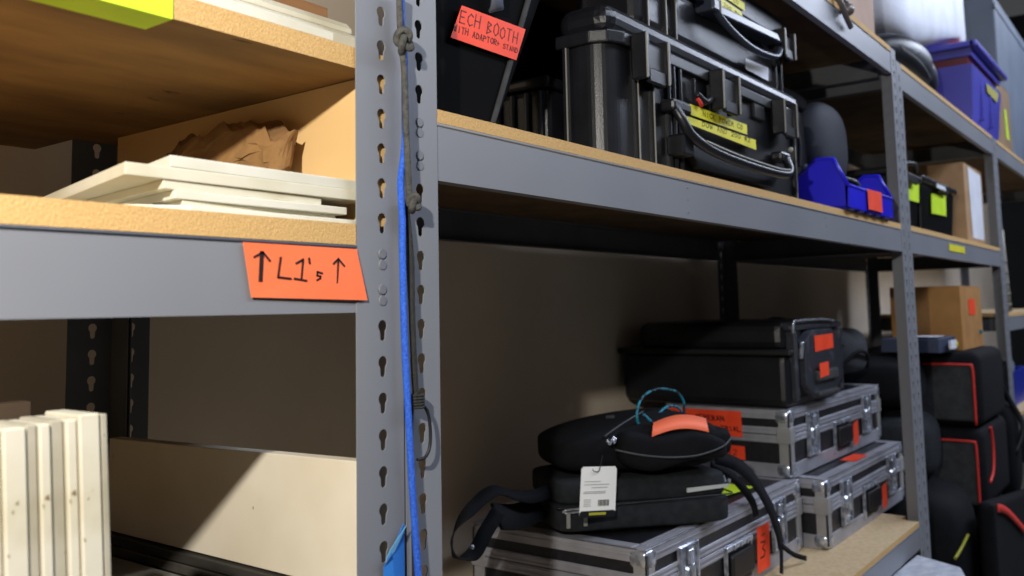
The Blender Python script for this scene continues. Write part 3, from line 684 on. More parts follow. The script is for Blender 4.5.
for i, (a, b, c) in enumerate(((.1, .55, .70), (.1, .8, .64), (.3, .75, .58), (.08, .7, .50), (.08, .7, .47), (.1, .3, .34), (.1, .3, .30), (.1, .28, .26), (.1, .3, .22))): patch('print_line', a, b, c, c+.012, .0009, gp, t4)
for i in range(9): patch('barcode_bar', .5+i*.035, .5+i*.035+(.022 if i % 3 else .014), .22, .34, .0009, gq, t4)
bm = B(); tube(bm, [tg(.30, .95, .002), tg(.32, .91, .004), tg(.42, .90, .005), tg(.48, .93, .003), tg(.55, 1.1, .0), tg(.60, 1.22, -.002)], .0009, 6); OBJ('tag_loop', bm, black_dk, t4)

# ================================================================== MID SHELF: HARD CASES
DK = .2354
t = THING('equipment_bag', 'black slanted equipment case labelled ECH BOOTH behind the front post', 'case')
bm = B(); hexa(bm, [(.775, .052, DK), (.935, .052, DK), (1.10, .20, DK), (.93, .20, DK), (.800, .060, .695), (1.135, .060, .695), (1.355, .205, .695), (.95, .205, .695)], .012); OBJ('shell', bm, pitch, t)
bm = B(); tube(bm, [(.936, .052, DK+.012), (1.000, .053, .385), (1.07, .055, .54), (1.130, .060, .69)], .0042, 8); OBJ('edge_piping', bm, grey_fab2, t, label='grey piping down the slanted edge')
bm = B(); ribbon(bm, [(.940, .046, .62), (.936, .040, .50), (.938, .040, .425), (.945, .048, .410)], .022, .004, (1, 0, 0)); OBJ('strap_end', bm, M('grey_webbing', '4b4f5c', .7), t, label='grey webbing strap end')
o, O, U, V, W = tape(t, [(.8715, .0472, .398), (1.012, .0472, .400), (.988, .0472, .3495), (.8480, .0472, .3495)], orange_hot, lab='orange label lettered ECH BOOTH')
bm = B(); write(bm, 'ECH', .018, .0245, .017, .015, O, U, (0, 0, 1), W, .0016, .25); write(bm, 'BOOTH', .074, .0225, .017, .0145, O, U, (0, 0, 1), W, .0015, .25)
write(bm, 'WITH ADAPTOR', .006, .0100, .0085, .0076, O, U, (0, 0, 1), W, .0012, .2, .25); write(bm, '+ STAND', .096, .0090, .0075, .0070, O, U, (0, 0, 1), W, .0010, .2, .25); OBJ('lettering', bm, ink_o, o)

def latch(t, x, y, z0, z1, w=.10):
    bm = B(); box(bm, x-w/2+.003, x+w/2-.003, y-.022, y+.004, z0+.012, z1, .005, 2)
    for q in (x-w/2, x+w/2-.012): box(bm, q, q+.012, y-.030, y, z0, z1+.012, .003, 1)
    box(bm, x-w/2+.014, x+w/2-.014, y-.027, y-.018, z0-.004, z0+.022, .003, 1)
    o = OBJ('latch', bm, black_pl, t)
    bm = B()
    for q in (x-w/2-.0005, x+w/2-.012): box(bm, q, q+.002, y-.0315, y-.029, z0, z1+.010)
    OBJS('pale_edge', bm, M('pale_edge', '8d8a82', .4), o)  # thin pale strips along the latch flanges
# lower big case
t = THING('hard_case', 'large black latched hard case on the middle shelf with yellow labels', 'case')
x0, x1, y0, y1, zs, zt = 1.215, 2.095, .032, .128, .432, .498
bm = B(); prism(bm, rrect(x0, x1, y0, y1, .040), 'z', DK, zs); OBJ('body', bm, black_pl, t)
bm = B(); prism(bm, [(x0-.010, y0+.030), (x0+.004, y0+.002), (x0+.035, y0-.011), (x1-.03, y0-.011), (x1+.008, y0+.01), (x1+.010, y1), (x0-.010, y1)], 'z', zs-.004, zs+.018, .003); OBJ('lid_rim', bm, black_pl, t)
bm = B(); box(bm, x0-.004, x1+.004, y0-.004, y1+.004, zs+.012, zt, .034, 4); OBJ('lid', bm, black_pl, t)
bm = B()
for x in (1.345, 1.405, 1.425, 1.450, 2.03): box(bm, x, x+.010, y0-.010, y0+.01, DK+.004, zs, .003, 1)
for x in (1.66, 1.80): box(bm, x, x+.06, y0-.008, y0+.01, .395, zs, .003, 1)
box(bm, 1.290, 1.304, y0-.010, y0+.02, DK+.002, zs, .004, 1); box(bm, x0-.008, x0+.01, y1-.024, y1-.010, DK+.002, zs, .004, 1)

OBJS('rib', bm, black_pl, t)
for x in (1.315, 1.615, 1.935): latch(t, x, y0-.010, .372, .438, .088)
bm = B(); pale_m = M('pale_edge', '8d8a82', .4)  # thin pale strips along the rib edges
for x in (1.3456, 1.2915, 2.032): box(bm, x, x+.0022, y0-.0112, y0-.0095, DK+.006, zs-.002)
box(bm, x0-.0095, x0-.008, y1-.022, y1-.020, DK+.006, zs-.004); OBJS('pale_edge', bm, pale_m, t, label='pale rib edges')
# long carry handle, folded down on the front
bm = B()
tube(bm, [(1.395, .010, .350), (1.400, -.004, .322), (1.425, -.010, .296), (1.52, -.012, .279), (1.70, -.014, .272), (1.86, -.012, .276), (1.905, -.008, .292), (1.915, .004, .320)], .0095, 8)
box(bm, 1.380, 1.450, .000, .030, .338, .360, .006, 2); box(bm, 1.890, 1.945, .002, .030, .312, .334, .006, 2); box(bm, 1.40, 1.44, -.006, .030, .262, .30, .004, 1)
prism(bm, [(1.45, .286), (1.90, .286), (1.86, .250), (1.50, .250)], 'y', .012, .028)
hh = OBJ('handle', bm, black_pl, t)
bm = B(); tube(bm, [(1.46, -.019, .291), (1.60, -.021, .283), (1.80, -.021, .281), (1.88, -.018, .287)], .0025, 6); ball(bm, (1.90, -.014, .334), .006); OBJS('pale_edge', bm, pale_m, hh)
bm = B(); box(bm, 1.500, 1.505, y0-.014, y0-.008, .372, .42); box(bm, 1.565, 1.57, y0-.014, y0-.008, .372, .42); tube(bm, [(1.508, .018, .392), (1.53, .012, .380), (1.56, .014, .392)], .007, 6); OBJ('padlock_plate', bm, black_pl, t)
bm = B(); tube(bm, [(1.498, .012, .380), (1.505, .010, .373), (1.513, .012, .369)], .004, 6); OBJ('red_tie', bm, red_pipe, t)
yl = y0-.0130
o, O, U, V, W = tape(t, [(1.478, yl, .3680), (1.742, yl, .3700), (1.742, yl, .3490), (1.478, yl, .3480)], yellow_t, lab='upper yellow label strip')
bm = B(); write(bm, 'NICK POWER CO', .055, .006, .009, .0145, O, U, V, W, .0016, .05, .06); OBJ('lettering', bm, ink_y, o)
o, O, U, V, W = tape(t, [(1.462, yl, .3430), (1.786, yl, .3440), (1.786, yl, .3230), (1.462, yl, .3300)], yellow_t, lab='lower yellow label strip')
bm = B(); write(bm, 'DOW AND 200 #2', .066, .004, .009, .0165, O, U, V, W, .0016, .05, .06); OBJ('lettering', bm, ink_y, o)
t = THING('duffel_bag', 'plain black duffel in the dark gap behind the ribbed case', 'bag')
bm = B(); box(bm, 1.16, 1.92, .335, .535, DK, .650, .05, 4); OBJ('body', bm, pitch, t, smooth=True)
# ribs of a further case behind
t = THING('hard_case', 'narrow black ribbed case partly hidden behind the left end of the big case', 'case')
bm = B(); box(bm, 1.205, 1.60, .145, .28, DK, .370, .012, 2)
for y in (.152, .18, .21, .24): box(bm, 1.196, 1.21, y, y+.010, DK+.002, .365, .003, 1)
OBJ('body', bm, black_pl, t)
bm = B(); box(bm, 1.202, 1.603, .142, .283, .3705, .390, .006, 2); OBJ('lid', bm, black_pl, t)
# upper case
t = THING('hard_case', 'smaller black hard case on top of the large latched case', 'case')
x0, x1, y0, y1 = 1.375, 2.085, .062, .20; zb = .4985; zs = .612
bm = B(); box(bm, x0, x1, y0, y1, zb, zs, .022, 3); OBJ('body', bm, black_pl, t)
bm = B(); box(bm, x0-.008, x1+.008, y0-.010, y1+.008, zs+.001, .695, .022, 3); OBJ('lid', bm, black_pl, t)
bm = B()
for x in (1.395, 1.465, 1.505, 2.02, 2.055): box(bm, x, x+.008, y0-.008, y0+.01, zb+.002, zs+.02, .002, 1)
OBJS('rib', bm, black_pl, t)
bm = B()
for x in (1.466, 1.506, 1.396): box(bm, x, x+.002, y0-.0095, y0-.0078, zb+.004, zs)
OBJS('pale_edge', bm, pale_m, t)
latch(t, 1.520, y0-.008, .590, .645, .070); latch(t, 2.045, y0-.008, .578, .632, .075)
bm = B(); hexa(bm, [(1.622, .028, .582), (1.98, .022, .598), (1.98, .062, .598), (1.622, .062, .582), (1.622, .030, .604), (1.96, .024, .618), (1.96, .062, .618), (1.622, .062, .604)], .004); box(bm, 1.606, 1.640, .020, .062, .580, .608, .005, 2); tube(bm, [(1.63, .03, .59), (1.68, .022, .560), (1.80, .022, .545), (1.93, .022, .555), (1.985, .03, .585)], .008, 8)
OBJ('handle', bm, M('blue_black_plastic', '2b2f3c', .35), t)
bm = B(); box(bm, 1.6375, 1.6405, .018, .021, .582, .606); OBJS('pale_edge', bm, pale_m, t)
o, O, U, V, W = tape(t, [(1.585, .0495, .640), (1.815, .0495, .6350), (1.830, .0495, .6180), (1.585, .0495, .622)], yellow_t, lab='lower yellow strip on the upper case')
bm = B(); write(bm, 'DOW AND 200 #1', .02, .004, .008, .0145, O, U, V, W, .0014, .05, .06); OBJ('lettering', bm, ink_y, o)
o, O, U, V, W = tape(t, [(1.585, .0495, .664), (1.835, .0495, .6600), (1.835, .0495, .6420), (1.585, .0495, .646)], yellow_t, lab='upper yellow strip on the upper case')
bm = B(); write(bm, 'NICK POWER CO', .03, .004, .008, .0145, O, U, V, W, .0014, .05, .06); OBJ('lettering', bm, ink_y, o)
tape(t, [(1.835, .0520, .5360), (1.965, .0520, .5420), (1.962, .0520, .5100), (1.832, .0520, .5120)], paper, lab='crumpled white label')

# camera bag on mid shelf
t = THING('camera_bag', 'round black padded bag behind the blue bin on the middle shelf', 'bag')
bm = B(); softbox(bm, .54, .22, .34, .62, lambda p: Vector((p.x, p.y, p.z+.01*math.sin(p.x*30))), Matrix.Translation((2.46, .27, DK+.182))); OBJ('main_compartment', bm, black_fab, t)
bm = B(); softbox(bm, .28, .12, .26, .75, None, Matrix.Translation((2.66, .165, DK+.230))); OBJ('front_pocket', bm, M('dark_blue_nylon', '20242f', .7, 0, bump=.3, bscale=300), t)
bm = B(); softbox(bm, .40, .20, .06, .5, None, Matrix.Translation((2.42, .26, DK+.340))); OBJ('top_flap', bm, black_fab, t)
bm = B(); tube(bm, [(2.36, .16, DK+.29), (2.40, .14, DK+.22), (2.42, .15, DK+.14)], .006, 6); OBJ('strap', bm, grey_fab2, t)
bm = B(); box(bm, 2.480, 2.488, .150, .156, DK+.125, DK+.155); OBJ('zip_pull', bm, chrome, t)

# blue bin
t = THING('parts_bin', 'bright blue plastic open front bin with orange tag', 'bin')
xa, xb, ya, yb = 2.300, 2.72, -.010, .125
side = [(ya, DK+.006), (ya-.004, DK+.060), (ya+.030, DK+.132), (ya+.07, DK+.135), (yb, DK+.085), (yb, DK+.006)]
bm = B(); box(bm, xa, xb, ya+.004, yb, DK+.004, DK+.009); prism(bm, [(p[0], p[1]) for p in side], 'x', xa, xa+.006); prism(bm, side, 'x', xb-.006, xb)
box(bm, xa, xb, ya-.004, ya+.003, DK+.006, DK+.062); box(bm, xa, xb, yb-.005, yb, DK+.006, DK+.085)
OBJ('bin_body', bm, blue_pl, t)
bm = B()
tube(bm, [(xa+.003, ya-.004, DK+.060), (xa+.003, ya+.030, DK+.133), (xa+.003, ya+.07, DK+.136), (xa+.003, yb, DK+.086)], .0055, 8, sm=False)
tube(bm, [(xb-.003, ya-.004, DK+.060), (xb-.003, ya+.030, DK+.133), (xb-.003, ya+.07, DK+.136), (xb-.003, yb, DK+.086)], .0055, 8, sm=False)
tube(bm, [(xa, ya-.003, DK+.062), (xb, ya-.003, DK+.062)], .0045, 8, sm=False); OBJ('bin_lip', bm, blue_pl, t)
bm = B(); box(bm, xa+.01, xb-.01, ya+.004, yb-.01, DK, DK+.004)
for k in range(5): box(bm, xa+.02+k*.08, xa+.05+k*.08, ya-.003, ya+.004, DK, DK+.010)
OBJ('bin_foot', bm, M('deep_blue_plastic', '131064', .5), t)
o, O, U, V, W = tape(t, [(2.455, ya-.0085, DK+.066), (2.590, ya-.0085, DK+.068), (2.592, ya-.0085, DK+.012), (2.458, ya-.0085, DK+.012)], orange_hot, lab='square orange tag')
t = THING('clamp', 'black spring clamp with copper tip lying in the blue bin', 'clamp')
bm = B(); tube(bm, [(2.33, .08, DK+.020), (2.37, .04, DK+.085), (2.43, .01, DK+.085), (2.49, .015, DK+.074)], .009, 8); tube(bm, [(2.35, .09, DK+.02), (2.41, .05, DK+.09), (2.47, .03, DK+.082)], .007, 8); OBJ('jaw', bm, black_dk, t)
bm = B(); tube(bm, [(2.375, .05, DK+.100), (2.42, .04, DK+.095)], .008, 8); OBJ('grip', bm, M('copper_brown', '8a5324', .5), t)
t = THING('tool_pouch', 'small tan cloth pouch behind the blue bin', 'pouch'); bm = B(); softbox(bm, .10, .08, .07, .6, None, Matrix.Translation((2.80, .26, DK+.165))) ; box(bm, 2.76, 2.84, .23, .29, DK, DK+.15, .01, 2); OBJ('body', bm, wood_raw, t)

# ================================================================== BAY 3 mid shelf
D3 = .2374
def tubbin(label, xa, xb, ya, yb, h):
    t = THING('storage_bin', label, 'bin', 'black lidded bins with green tags')
    bm = B(); hexa(bm, [(xa+.02, ya+.012, D3), (xb-.02, ya+.012, D3), (xb-.02, yb-.01, D3), (xa+.02, yb-.01, D3), (xa, ya, D3+h*.88), (xb, ya, D3+h*.88), (xb, yb, D3+h*.88), (xa, yb, D3+h*.88)], .006); OBJ('body', bm, M('gloss_black_plastic', '0b0e12', .3), t)
    bm = B(); box(bm, xa-.012, xb+.012, ya-.012, yb+.01, D3+h*.885, D3+h, .008, 2); OBJ('lid', bm, black_pl, t)
    bm = B(); m = (xa+xb)/2; box(bm, m-.07, m+.07, ya-.022, ya-.008, D3+h*.80, D3+h*.96, .005, 2); OBJ('handle', bm, black_dk, t)
    return t
t = tubbin('black lidded bin with green tag just right of the middle post', 3.02, 3.37, .055, .34, .200)
tape(t, [(3.215, .052, D3+.180), (3.365, .053, D3+.182), (3.352, .0545, D3+.108), (3.205, .0545, D3+.106)], green_t, lab='green tag')
bm = B(); tube(bm, [(3.10, .05, D3+.215), (3.2, .03, D3+.225), (3.32, .05, D3+.215)], .008, 8); OBJ('cord', bm, black_dk, t)
t = tubbin('black lidded bin with green tag left of the brown carton', 3.42, 3.97, .058, .34, .215)
tape(t, [(3.555, .055, D3+.160), (3.800, .055, D3+.172), (3.795, .0565, D3+.092), (3.548, .0565, D3+.085)], green_t, lab='green tag')
bm = B(); box(bm, 3.56, 3.70, .033, .037, D3+.180, D3+.195); OBJ('label_plate', bm, paper, t)
def carton(name, label, x0, x1, y0, y1, z0, z1, m, grp=None):
    t = THING(name, label, 'box', grp)
    bm = B(); box(bm, x0, x1, y0, y1, z0, z1-.004, .002, 1); OBJ('box_body', bm, m, t)
    bm = B(); xm = (x0+x1)/2
    box(bm, x0, xm-.001, y0, y1, z1-.0038, z1, .0005, 1); box(bm, xm+.001, x1, y0, y1, z1-.0038, z1, .0005, 1); OBJ('flap', bm, m, t)
    return t
t = carton('cardboard_box', 'brown carton with white shipping sheet on the middle shelf, right', 4.18, 4.585, .052, .27, D3, .590, kraft)
tape(t, [(4.26, .0505, .580), (4.55, .0505, .570), (4.55, .0505, .27), (4.28, .0505, .27)], paper, 'shipping_label', lab='large white sheet')
# ================================================================== BAY 3 top shelf
D4 = .7574
t = THING('storage_tote', 'violet blue plastic tote with maroon tote nested inside', 'tote')
xa, xb, ya, yb = 4.14, 4.86, -.015, .34
def tub(bm, xa, xb, ya, yb, z0, z1, fl, th=.006):
    o0 = [(xa+fl, ya+fl*.5), (xb-fl, ya+fl*.5), (xb-fl, yb-fl*.5), (xa+fl, yb-fl*.5)]; o1 = [(xa, ya), (xb, ya), (xb, yb), (xa, yb)]
    c = lambda P, d: [(P[0][0]+d, P[0][1]+d), (P[1][0]-d, P[1][1]+d), (P[2][0]-d, P[2][1]-d), (P[3][0]+d, P[3][1]-d)]
    A = [bm.verts.new((*p, z0)) for p in o0]; T = [bm.verts.new((*p, z1)) for p in o1]; I = [bm.verts.new((*p, z1)) for p in c(o1, th)]; J = [bm.verts.new((*p, z0+th)) for p in c(o0, th)]
    bm.faces.new(A[::-1]); bm.faces.new(J)
    for i in range(4):
        j = (i+1) % 4; bm.faces.new((A[i], A[j], T[j], T[i])); bm.faces.new((T[i], T[j], I[j], I[i])); bm.faces.new((I[i], I[j], J[j], J[i]))
bm = B(); tub(bm, xa, xb, ya, yb, D4, D4+.245, .040); OBJ('tub_body', bm, purple_pl, t)
bm = B()
for x in (4.34, 4.56): box(bm, x, x+.02, ya-.001, ya+.020, D4+.03, D4+.225, .003, 1)
OBJS('rib', bm, purple_pl, t)
tape(t, [(4.44, ya-.004, D4+.215), (4.76, ya-.004, D4+.225), (4.72, ya-.001, D4+.175), (4.46, ya-.001, D4+.180)], M('yellow_star', 'a5a04a', .6), 'sticker', lab='yellow sticker')
t = THING('storage_tote', 'maroon plastic tote nested in the violet one', 'tote')
bm = B(); tub(bm, xa+.016, xb-.016, ya+.016, yb-.016, D4+.06, D4+.280, .040); OBJ('tub_body', bm, maroon_pl, t)
t = THING('storage_tote', 'violet topmost tote whose wide rim overhangs the nested stack', 'tote')
bm = B(); tub(bm, xa-.004, xb+.012, ya-.004, yb+.004, D4+.282, D4+.335, .012); OBJ('tub_body', bm, purple_pl, t)
bm = B()
for a, b, c, d in ((xa-.03, xb+.04, ya-.028, ya+.004), (xa-.03, xb+.04, yb, yb+.02), (xa-.03, xa+.004, ya-.02, yb+.02), (xb, xb+.04, ya-.02, yb+.02)): box(bm, a, b, c, d, D4+.312, D4+.338, .006, 2)
OBJ('rim', bm, purple_pl, t)
bm = B(); softbox(bm, .28, .20, .13, .6, None, Matrix.Translation((4.66, .12, D4+.365))); TAG(OBJ('folded_cloth', bm, pink_pl), 'red pink folded cloth in the violet tote under the white sack', 'cloth')
# white sack
t = THING('white_sack', 'bulging white sack piled above the totes on the top shelf', 'sack')
def sk(p): q = p.copy(); q.z += .012*math.sin(p.x*16+p.y*9); return q
sackb = lambda x: .985+.03*min(1, max(0, (x+.72)/.6))+.105*min(1, max(0, (x+.10)/.12))+.10*min(1, max(0, (x-.25)/.15))
bm = B(); softbox(bm, 1.45, .36, .62, .25, lambda p: Vector((p.x, p.y+.01*math.sin(p.x*14), p.z if p.z > 0 else p.z*((1.30-sackb(p.x))/.31))), Matrix.Translation((4.10, .27, 1.30))); OBJ('body', bm, M('white_woven_plastic', 'd9dce6', .5, 0, c2='c6cad6', scale=5, bump=.2), t)
# dark helmet-like bag
t = THING('gear_pouch', 'glossy dark round pouch on the top shelf beside the totes', 'pouch')
bm = B(); softbox(bm, .56, .30, .18, .75, lambda p: Vector((p.x, p.y, p.z*(1+.4*p.x))), Matrix.Translation((3.46, .17, D4+.125))); OBJ('body', bm, M('glossy_dark_nylon', '12161c', .4, 0, c2='1b222b', scale=12, bump=.3), t)
bm = B(); softbox(bm, .40, .18, .17, .8, None, Matrix.Translation((3.72, .14, D4+.125))); OBJ('side_bulge', bm, M('black_satin', '11151b', .3), t)
bm = B(); ribbon(bm, [(3.12, .03, D4+.09), (3.3, .01, D4+.075), (3.5, .02, D4+.06)], .02, .003, (0, .3, 1)); OBJ('strap', bm, grey_fab2, t)
bm = B(); box(bm, 3.40, 3.80, .06, .38, D4, D4+.028, .003, 1); TAG(OBJ('flat_box', bm, M('slate_box', '4b5261', .6)), 'flat slate box under the dark pouch on the top shelf', 'box')
# carton on bay-2 top shelf
D2 = .7865
t = carton('cardboard_box', 'pale brown carton at the top shelf end above the middle post', 2.56, 2.93, .06, .42, D2, 1.12, M('pale_cardboard', 'b79c8a', .8, 0, c2='aa8f7d', scale=6))
carton('cardboard_box', 'small reddish brown box beside the pale carton on the top shelf', 2.40, 2.54, .05, .30, D2, .90, M('red_brown_card', '6e3f26', .7))
t = THING('clamp', 'grey metal clamp hanging over the top beam left of the carton', 'clamp')
bm = B(); tube(bm, [(2.30, -.004, .80), (2.32, -.016, .775), (2.36, -.016, .750), (2.41, -.012, .735)], .008, 8); tube(bm, [(2.33, .02, .81), (2.36, -.01, .795), (2.40, -.012, .78)], .010, 8); OBJ('jaw', bm, M('tarnished_metal', '77706c', .4, .5), t)
bm = B(); ball(bm, (2.365, -.020, .768), .017); OBJ('knob', bm, M('tarnished_metal', '77706c', .4, .5), t)
t = THING('plastic_bag', 'clear lilac plastic bag of parts behind the clamp on the top shelf', 'bag'); bm = B(); softbox(bm, .20, .22, .12, .8, sk, Matrix.Translation((2.27, .20, D2+.078))); OBJ('body', bm, M('lilac_plastic', '8f87a0', .3, 0, c2='6e6880', scale=20, bump=.5, bscale=40), t)

# ================================================================== BAY 4 top shelf: slate panel, carton behind
t = THING('storage_crate', 'tall slate grey crate on the farthest top shelf beside the dark corner', 'crate')
bm = B(); box(bm, 5.5, 6.85, .075, .50, D4, 1.70, .01, 2); OBJ('body', bm, slate, t)
bm = B()
for z in (D4+.05, 1.62): box(bm, 5.49, 6.86, .070, .078, z, z+.03, .002, 1)
OBJ('batten', bm, slate, t)
t = carton('cardboard_box', 'tall brown carton with lime tape beyond the violet tote', 4.96, 5.45, .03, .40, D4, 1.12, M('tan_cardboard', '8e7252', .8, 0, c2='7c6246', scale=8))
tape(t, [(5.0, .0285, 1.08), (5.05, .0285, 1.08), (5.10, .0285, .95), (5.04, .0285, .95)], green_t, lab='lime tape strip')
tape(t, [(5.24, .0285, 1.0), (5.30, .0285, 1.0), (5.34, .0285, .84), (5.26, .0285, .84)], green_t, lab='lime tape strip')
# white banded roll standing behind post 3
t = THING('poster_tube', 'white banded cardboard tube standing behind the far post', 'tube')
bm = B(); 
tube(bm, [(4.86, .034, -.054), (4.80, .034, .20), (4.775, .034, .33)], .030, 16, sm=False); OBJ('tube_wall', bm, M('white_tube', 'b9b3a6', .6, 0, c2='9a9488', scale=20), t)
bm = B()
for k in (.1, .3, .5, .7, .9):
    p = Vector((4.86, .034, -.054)).lerp(Vector((4.80, .034, .20)), k); q = Vector((4.86, .034, -.054)).lerp(Vector((4.80, .034, .20)), k+.05); tube(bm, [p, q], .0315, 16, sm=False)
OBJ('band', bm, M('grey_band', '77736b', .6), t)
# blue totes lower bay 4
for i, (a, b, l) in enumerate(((4.74, 5.06, 'blue plastic tote on the far lower shelf, left one'), (5.10, 5.60, 'blue plastic tote on the far lower shelf at photo edge'))):
    t = THING('storage_tote', l, 'tote'); bm = B(); tub(bm, a, b, .05, .42, -.5335, -.36, .02); OBJ('tub_body', bm, M('royal_blue_plastic', '1d2f9a', .4), t)
    bm = B(); softbox(bm, b-a-.06, .28, .14, .7, sk, Matrix.Translation(((a+b)/2, .23, -.365))); OBJ('contents', bm, M('pale_contents', '6f7683', .7), t)

# ================================================================== BAY 3 LOWER: soft cases, carton, floor items
def soft_case(label, x0, x1, y0, y1, z0, z1):
    t = THING('soft_case', label, 'bag', 'black soft cases with red piping')
    bm = B(); box(bm, x0, x1, y0, y1, z0, z1, .035, 4); OBJ('body', bm, black_fab, t, smooth=True)
    bm = B(); box(bm, x0-.010, x0+.02, y0+.025, y1-.02, z0+.02, z1-.050, .008, 2); OBJ('side_pocket', bm, grey_fab2, t)
    xq = x0-.012; a, b, c, d = y0+.022, y1-.015, z0+.010, z1-.046
    bm = B(); tube(bm, [(xq, b, d), (xq, (a+b)/2, d), (xq, a+.02, d), (xq, a+.004, d-.006), (xq, a, d-.025), (xq, a, (c+d)/2), (xq, a, c)], .0045, 6, 4); OBJ('red_piping', bm, red_pipe, t, label='red piping round the side pocket')
    return t
soft_case('upper black soft case with red piped grey pocket below the carton', 3.60, 4.10, -.060, .42, -.455, -.185)
scl = soft_case('lower black soft case with red piped grey pocket, second down', 3.60, 4.12, -.055, .42, -.750, -.458)
bm = B(); tube(bm, [(3.735, -.058, -.468), (3.755, -.058, -.50), (3.763, -.058, -.56), (3.735, -.058, -.625), (3.66, -.058, -.655)], .005, 6); OBJ('front_piping', bm, red_pipe, scl, label='red piping on the front edge')
t = THING('duffel_bag', 'plain black duffel at the very bottom under the red piped soft cases', 'bag')
bm = B(); box(bm, 3.64, 4.14, -.04, .44, -1.083, -.756, .06, 4); OBJ('body', bm, black_fab, t, smooth=True)
bm = B(); ribbon(bm, [(3.63, .10, -.80), (3.625, .02, -.86), (3.63, -.03, -.95)], .03, .004, (0, 1, .3)); OBJ('strap', bm, grey_fab, t)
t = THING('backpack', 'black backpack with red trim hanging right of the soft cases', 'bag')
bm = B(); softbox(bm, .30, .26, .62, .6, sk, Matrix.Translation((4.36, .06, -.60))); OBJ('main_compartment', bm, black_fab, t)
bm = B(); softbox(bm, .20, .14, .42, .6, None, Matrix.Translation((4.40, -.10, -.66))); OBJ('front_pocket', bm, black_fab, t)
bm = B(); tube(bm, [(4.17, -.115, -.44), (4.185, -.118, -.50), (4.18, -.118, -.62), (4.05, -.112, -.68)], .005, 6); OBJ('red_trim', bm, red_pipe, t)
bm = B(); tube(bm, [(4.28, -.10, -.30), (4.36, -.14, -.42), (4.38, -.19, -.55), (4.34, -.16, -.66)], .012, 8); OBJ('shoulder_strap', bm, black_dk, t)
for c_ in t.children: c_.data.transform(Matrix.Translation((.10, .13, 0)))
t = THING('equipment_bag', 'flat black garment bag with red strip at the bottom right corner', 'bag')
bm = B(); hexa(bm, [(3.34, -.122, -1.449), (4.5, -.122, -1.449), (4.5, -.070, -1.449), (3.34, -.070, -1.449), (3.32, -.122, -.66), (4.5, -.122, -.80), (4.5, -.070, -.80), (3.32, -.070, -.66)], .02); OBJ('body', bm, black_fab, t)
bm = B(); ribbon(bm, [(3.37, -.126, -.685), (3.46, -.127, -.705), (3.59, -.128, -.748), (3.86, -.128, -.855)], .026, .004, (0, .1, 1)); OBJ('red_strip', bm, red_pipe, t)
t = THING('equipment_bag', 'low black bag with yellow green cord in front of the soft cases', 'bag')
bm = B(); softbox(bm, .40, .42, .44, .5, sk, Matrix.Translation((3.385, .17, -.848))); OBJ('body', bm, black_fab, t)
bm = B(); tube(bm, [(3.13, -.035, -.805), (3.20, -.040, -.790), (3.29, -.045, -.765)], .005, 6); OBJ('cord', bm, M('olive_yellow_cord', '9a9a2c', .6), t)
t = carton('cardboard_box', 'warm brown carton with orange sticker on the black soft cases', 3.66, 4.06, .0, .25, -.1845, .055, kraft2)
tape(t, [(3.80, -.0015, .005), (3.92, -.0015, .005), (3.92, -.0015, -.055), (3.80, -.0015, -.055)], orange_hot, lab='orange sticker')
bm = B(); tube(bm, [(3.985, -.002, -.125), (4.0, -.002, -.125)], .008, 8, sm=False); OBJ('teal_mark', bm, M('teal_mark', '3b7c86', .6), t)
t = THING('magazine', 'blue and white printed leaflet pack leaning before the carton', 'leaflet')
bm = B(); hexa(bm, [(3.45, .04, -.184), (3.62, .02, -.184), (3.635, .20, -.184), (3.46, .24, -.184), (3.45, .04, -.135), (3.62, .02, -.128), (3.635, .20, -.128), (3.46, .24, -.135)], .002); OBJ('pages', bm, M('printed_blue', '3a4258', .5), t)
bm = B(); box(bm, 3.50, 3.60, .010, .018, -.172, -.142); box(bm, 3.47, 3.60, .05, .16, -.1285, -.1270); OBJ('cover_print', bm, paper, t, label='white printed cover')
bm = B(); box(bm, 3.585, 3.61, .008, .0095, -.165, -.150); OBJ('cover_patch', bm, yellow_t, t)
bm = B(); softbox(bm, .30, .30, .16, .5, sk, Matrix.Translation((3.43, .25, -.282))); TAG(OBJ('folded_jacket', bm, black_fab), 'folded black jacket heaped behind the middle post', 'jacket')
bm = B(); softbox(bm, .34, .38, .225, .5, sk, Matrix.Translation((3.415, .25, -.503))); TAG(OBJ('fabric_case', bm, grey_fab), 'flat charcoal fabric case under the folded black jacket', 'bag')
# white wrapped slab, lowest right
t = THING('wrapped_panel', 'white bubble wrapped panel sticking out below the bottom shelf', 'panel')
hx = lambda d: [(2.12, -.35, -.745+d), (2.690, -.140, -.712+d), (2.757, -.014, -.712+d), (2.12, .10, -.800+d)]
bm = B(); hexa(bm, hx(-.026)+hx(0), .006); OBJ('wrap', bm, wrap, t)
bm = B(); hexa(bm, [(x*1.003, y, z) for x, y, z in hx(-.042)]+[(x*1.003, y, z) for x, y, z in hx(-.027)], .002); OBJ('wooden_core', bm, wood_raw, t)
t = THING('trolley', 'low dark trolley in front of the bottom shelf carrying the wrapped panel', 'trolley')
bm = B(); box(bm, 2.1, 2.74, -.34, -.05, -.95, -.90, .01); OBJ('platform', bm, black_dk, t)
for x, y in ((2.16, -.29), (2.68, -.29), (2.16, -.10), (2.68, -.10)):
    bm = B(); box(bm, x-.02, x+.02, y-.02, y+.02, FLOOR+.08, -.951); OBJ('leg', bm, black_dk, t)
    bm = B(); disc(bm, (x, y, FLOOR+.04), .04, .03, 'y', 20); box(bm, x-.015, x+.015, y-.018, y+.018, FLOOR+.04, FLOOR+.082); OBJ('wheel', bm, black_dk, t)
bm = B(); box(bm, 2.14, 2.70, -.30, -.09, -.8995, -.855, .004); OBJ('pad', bm, black_fab, t)

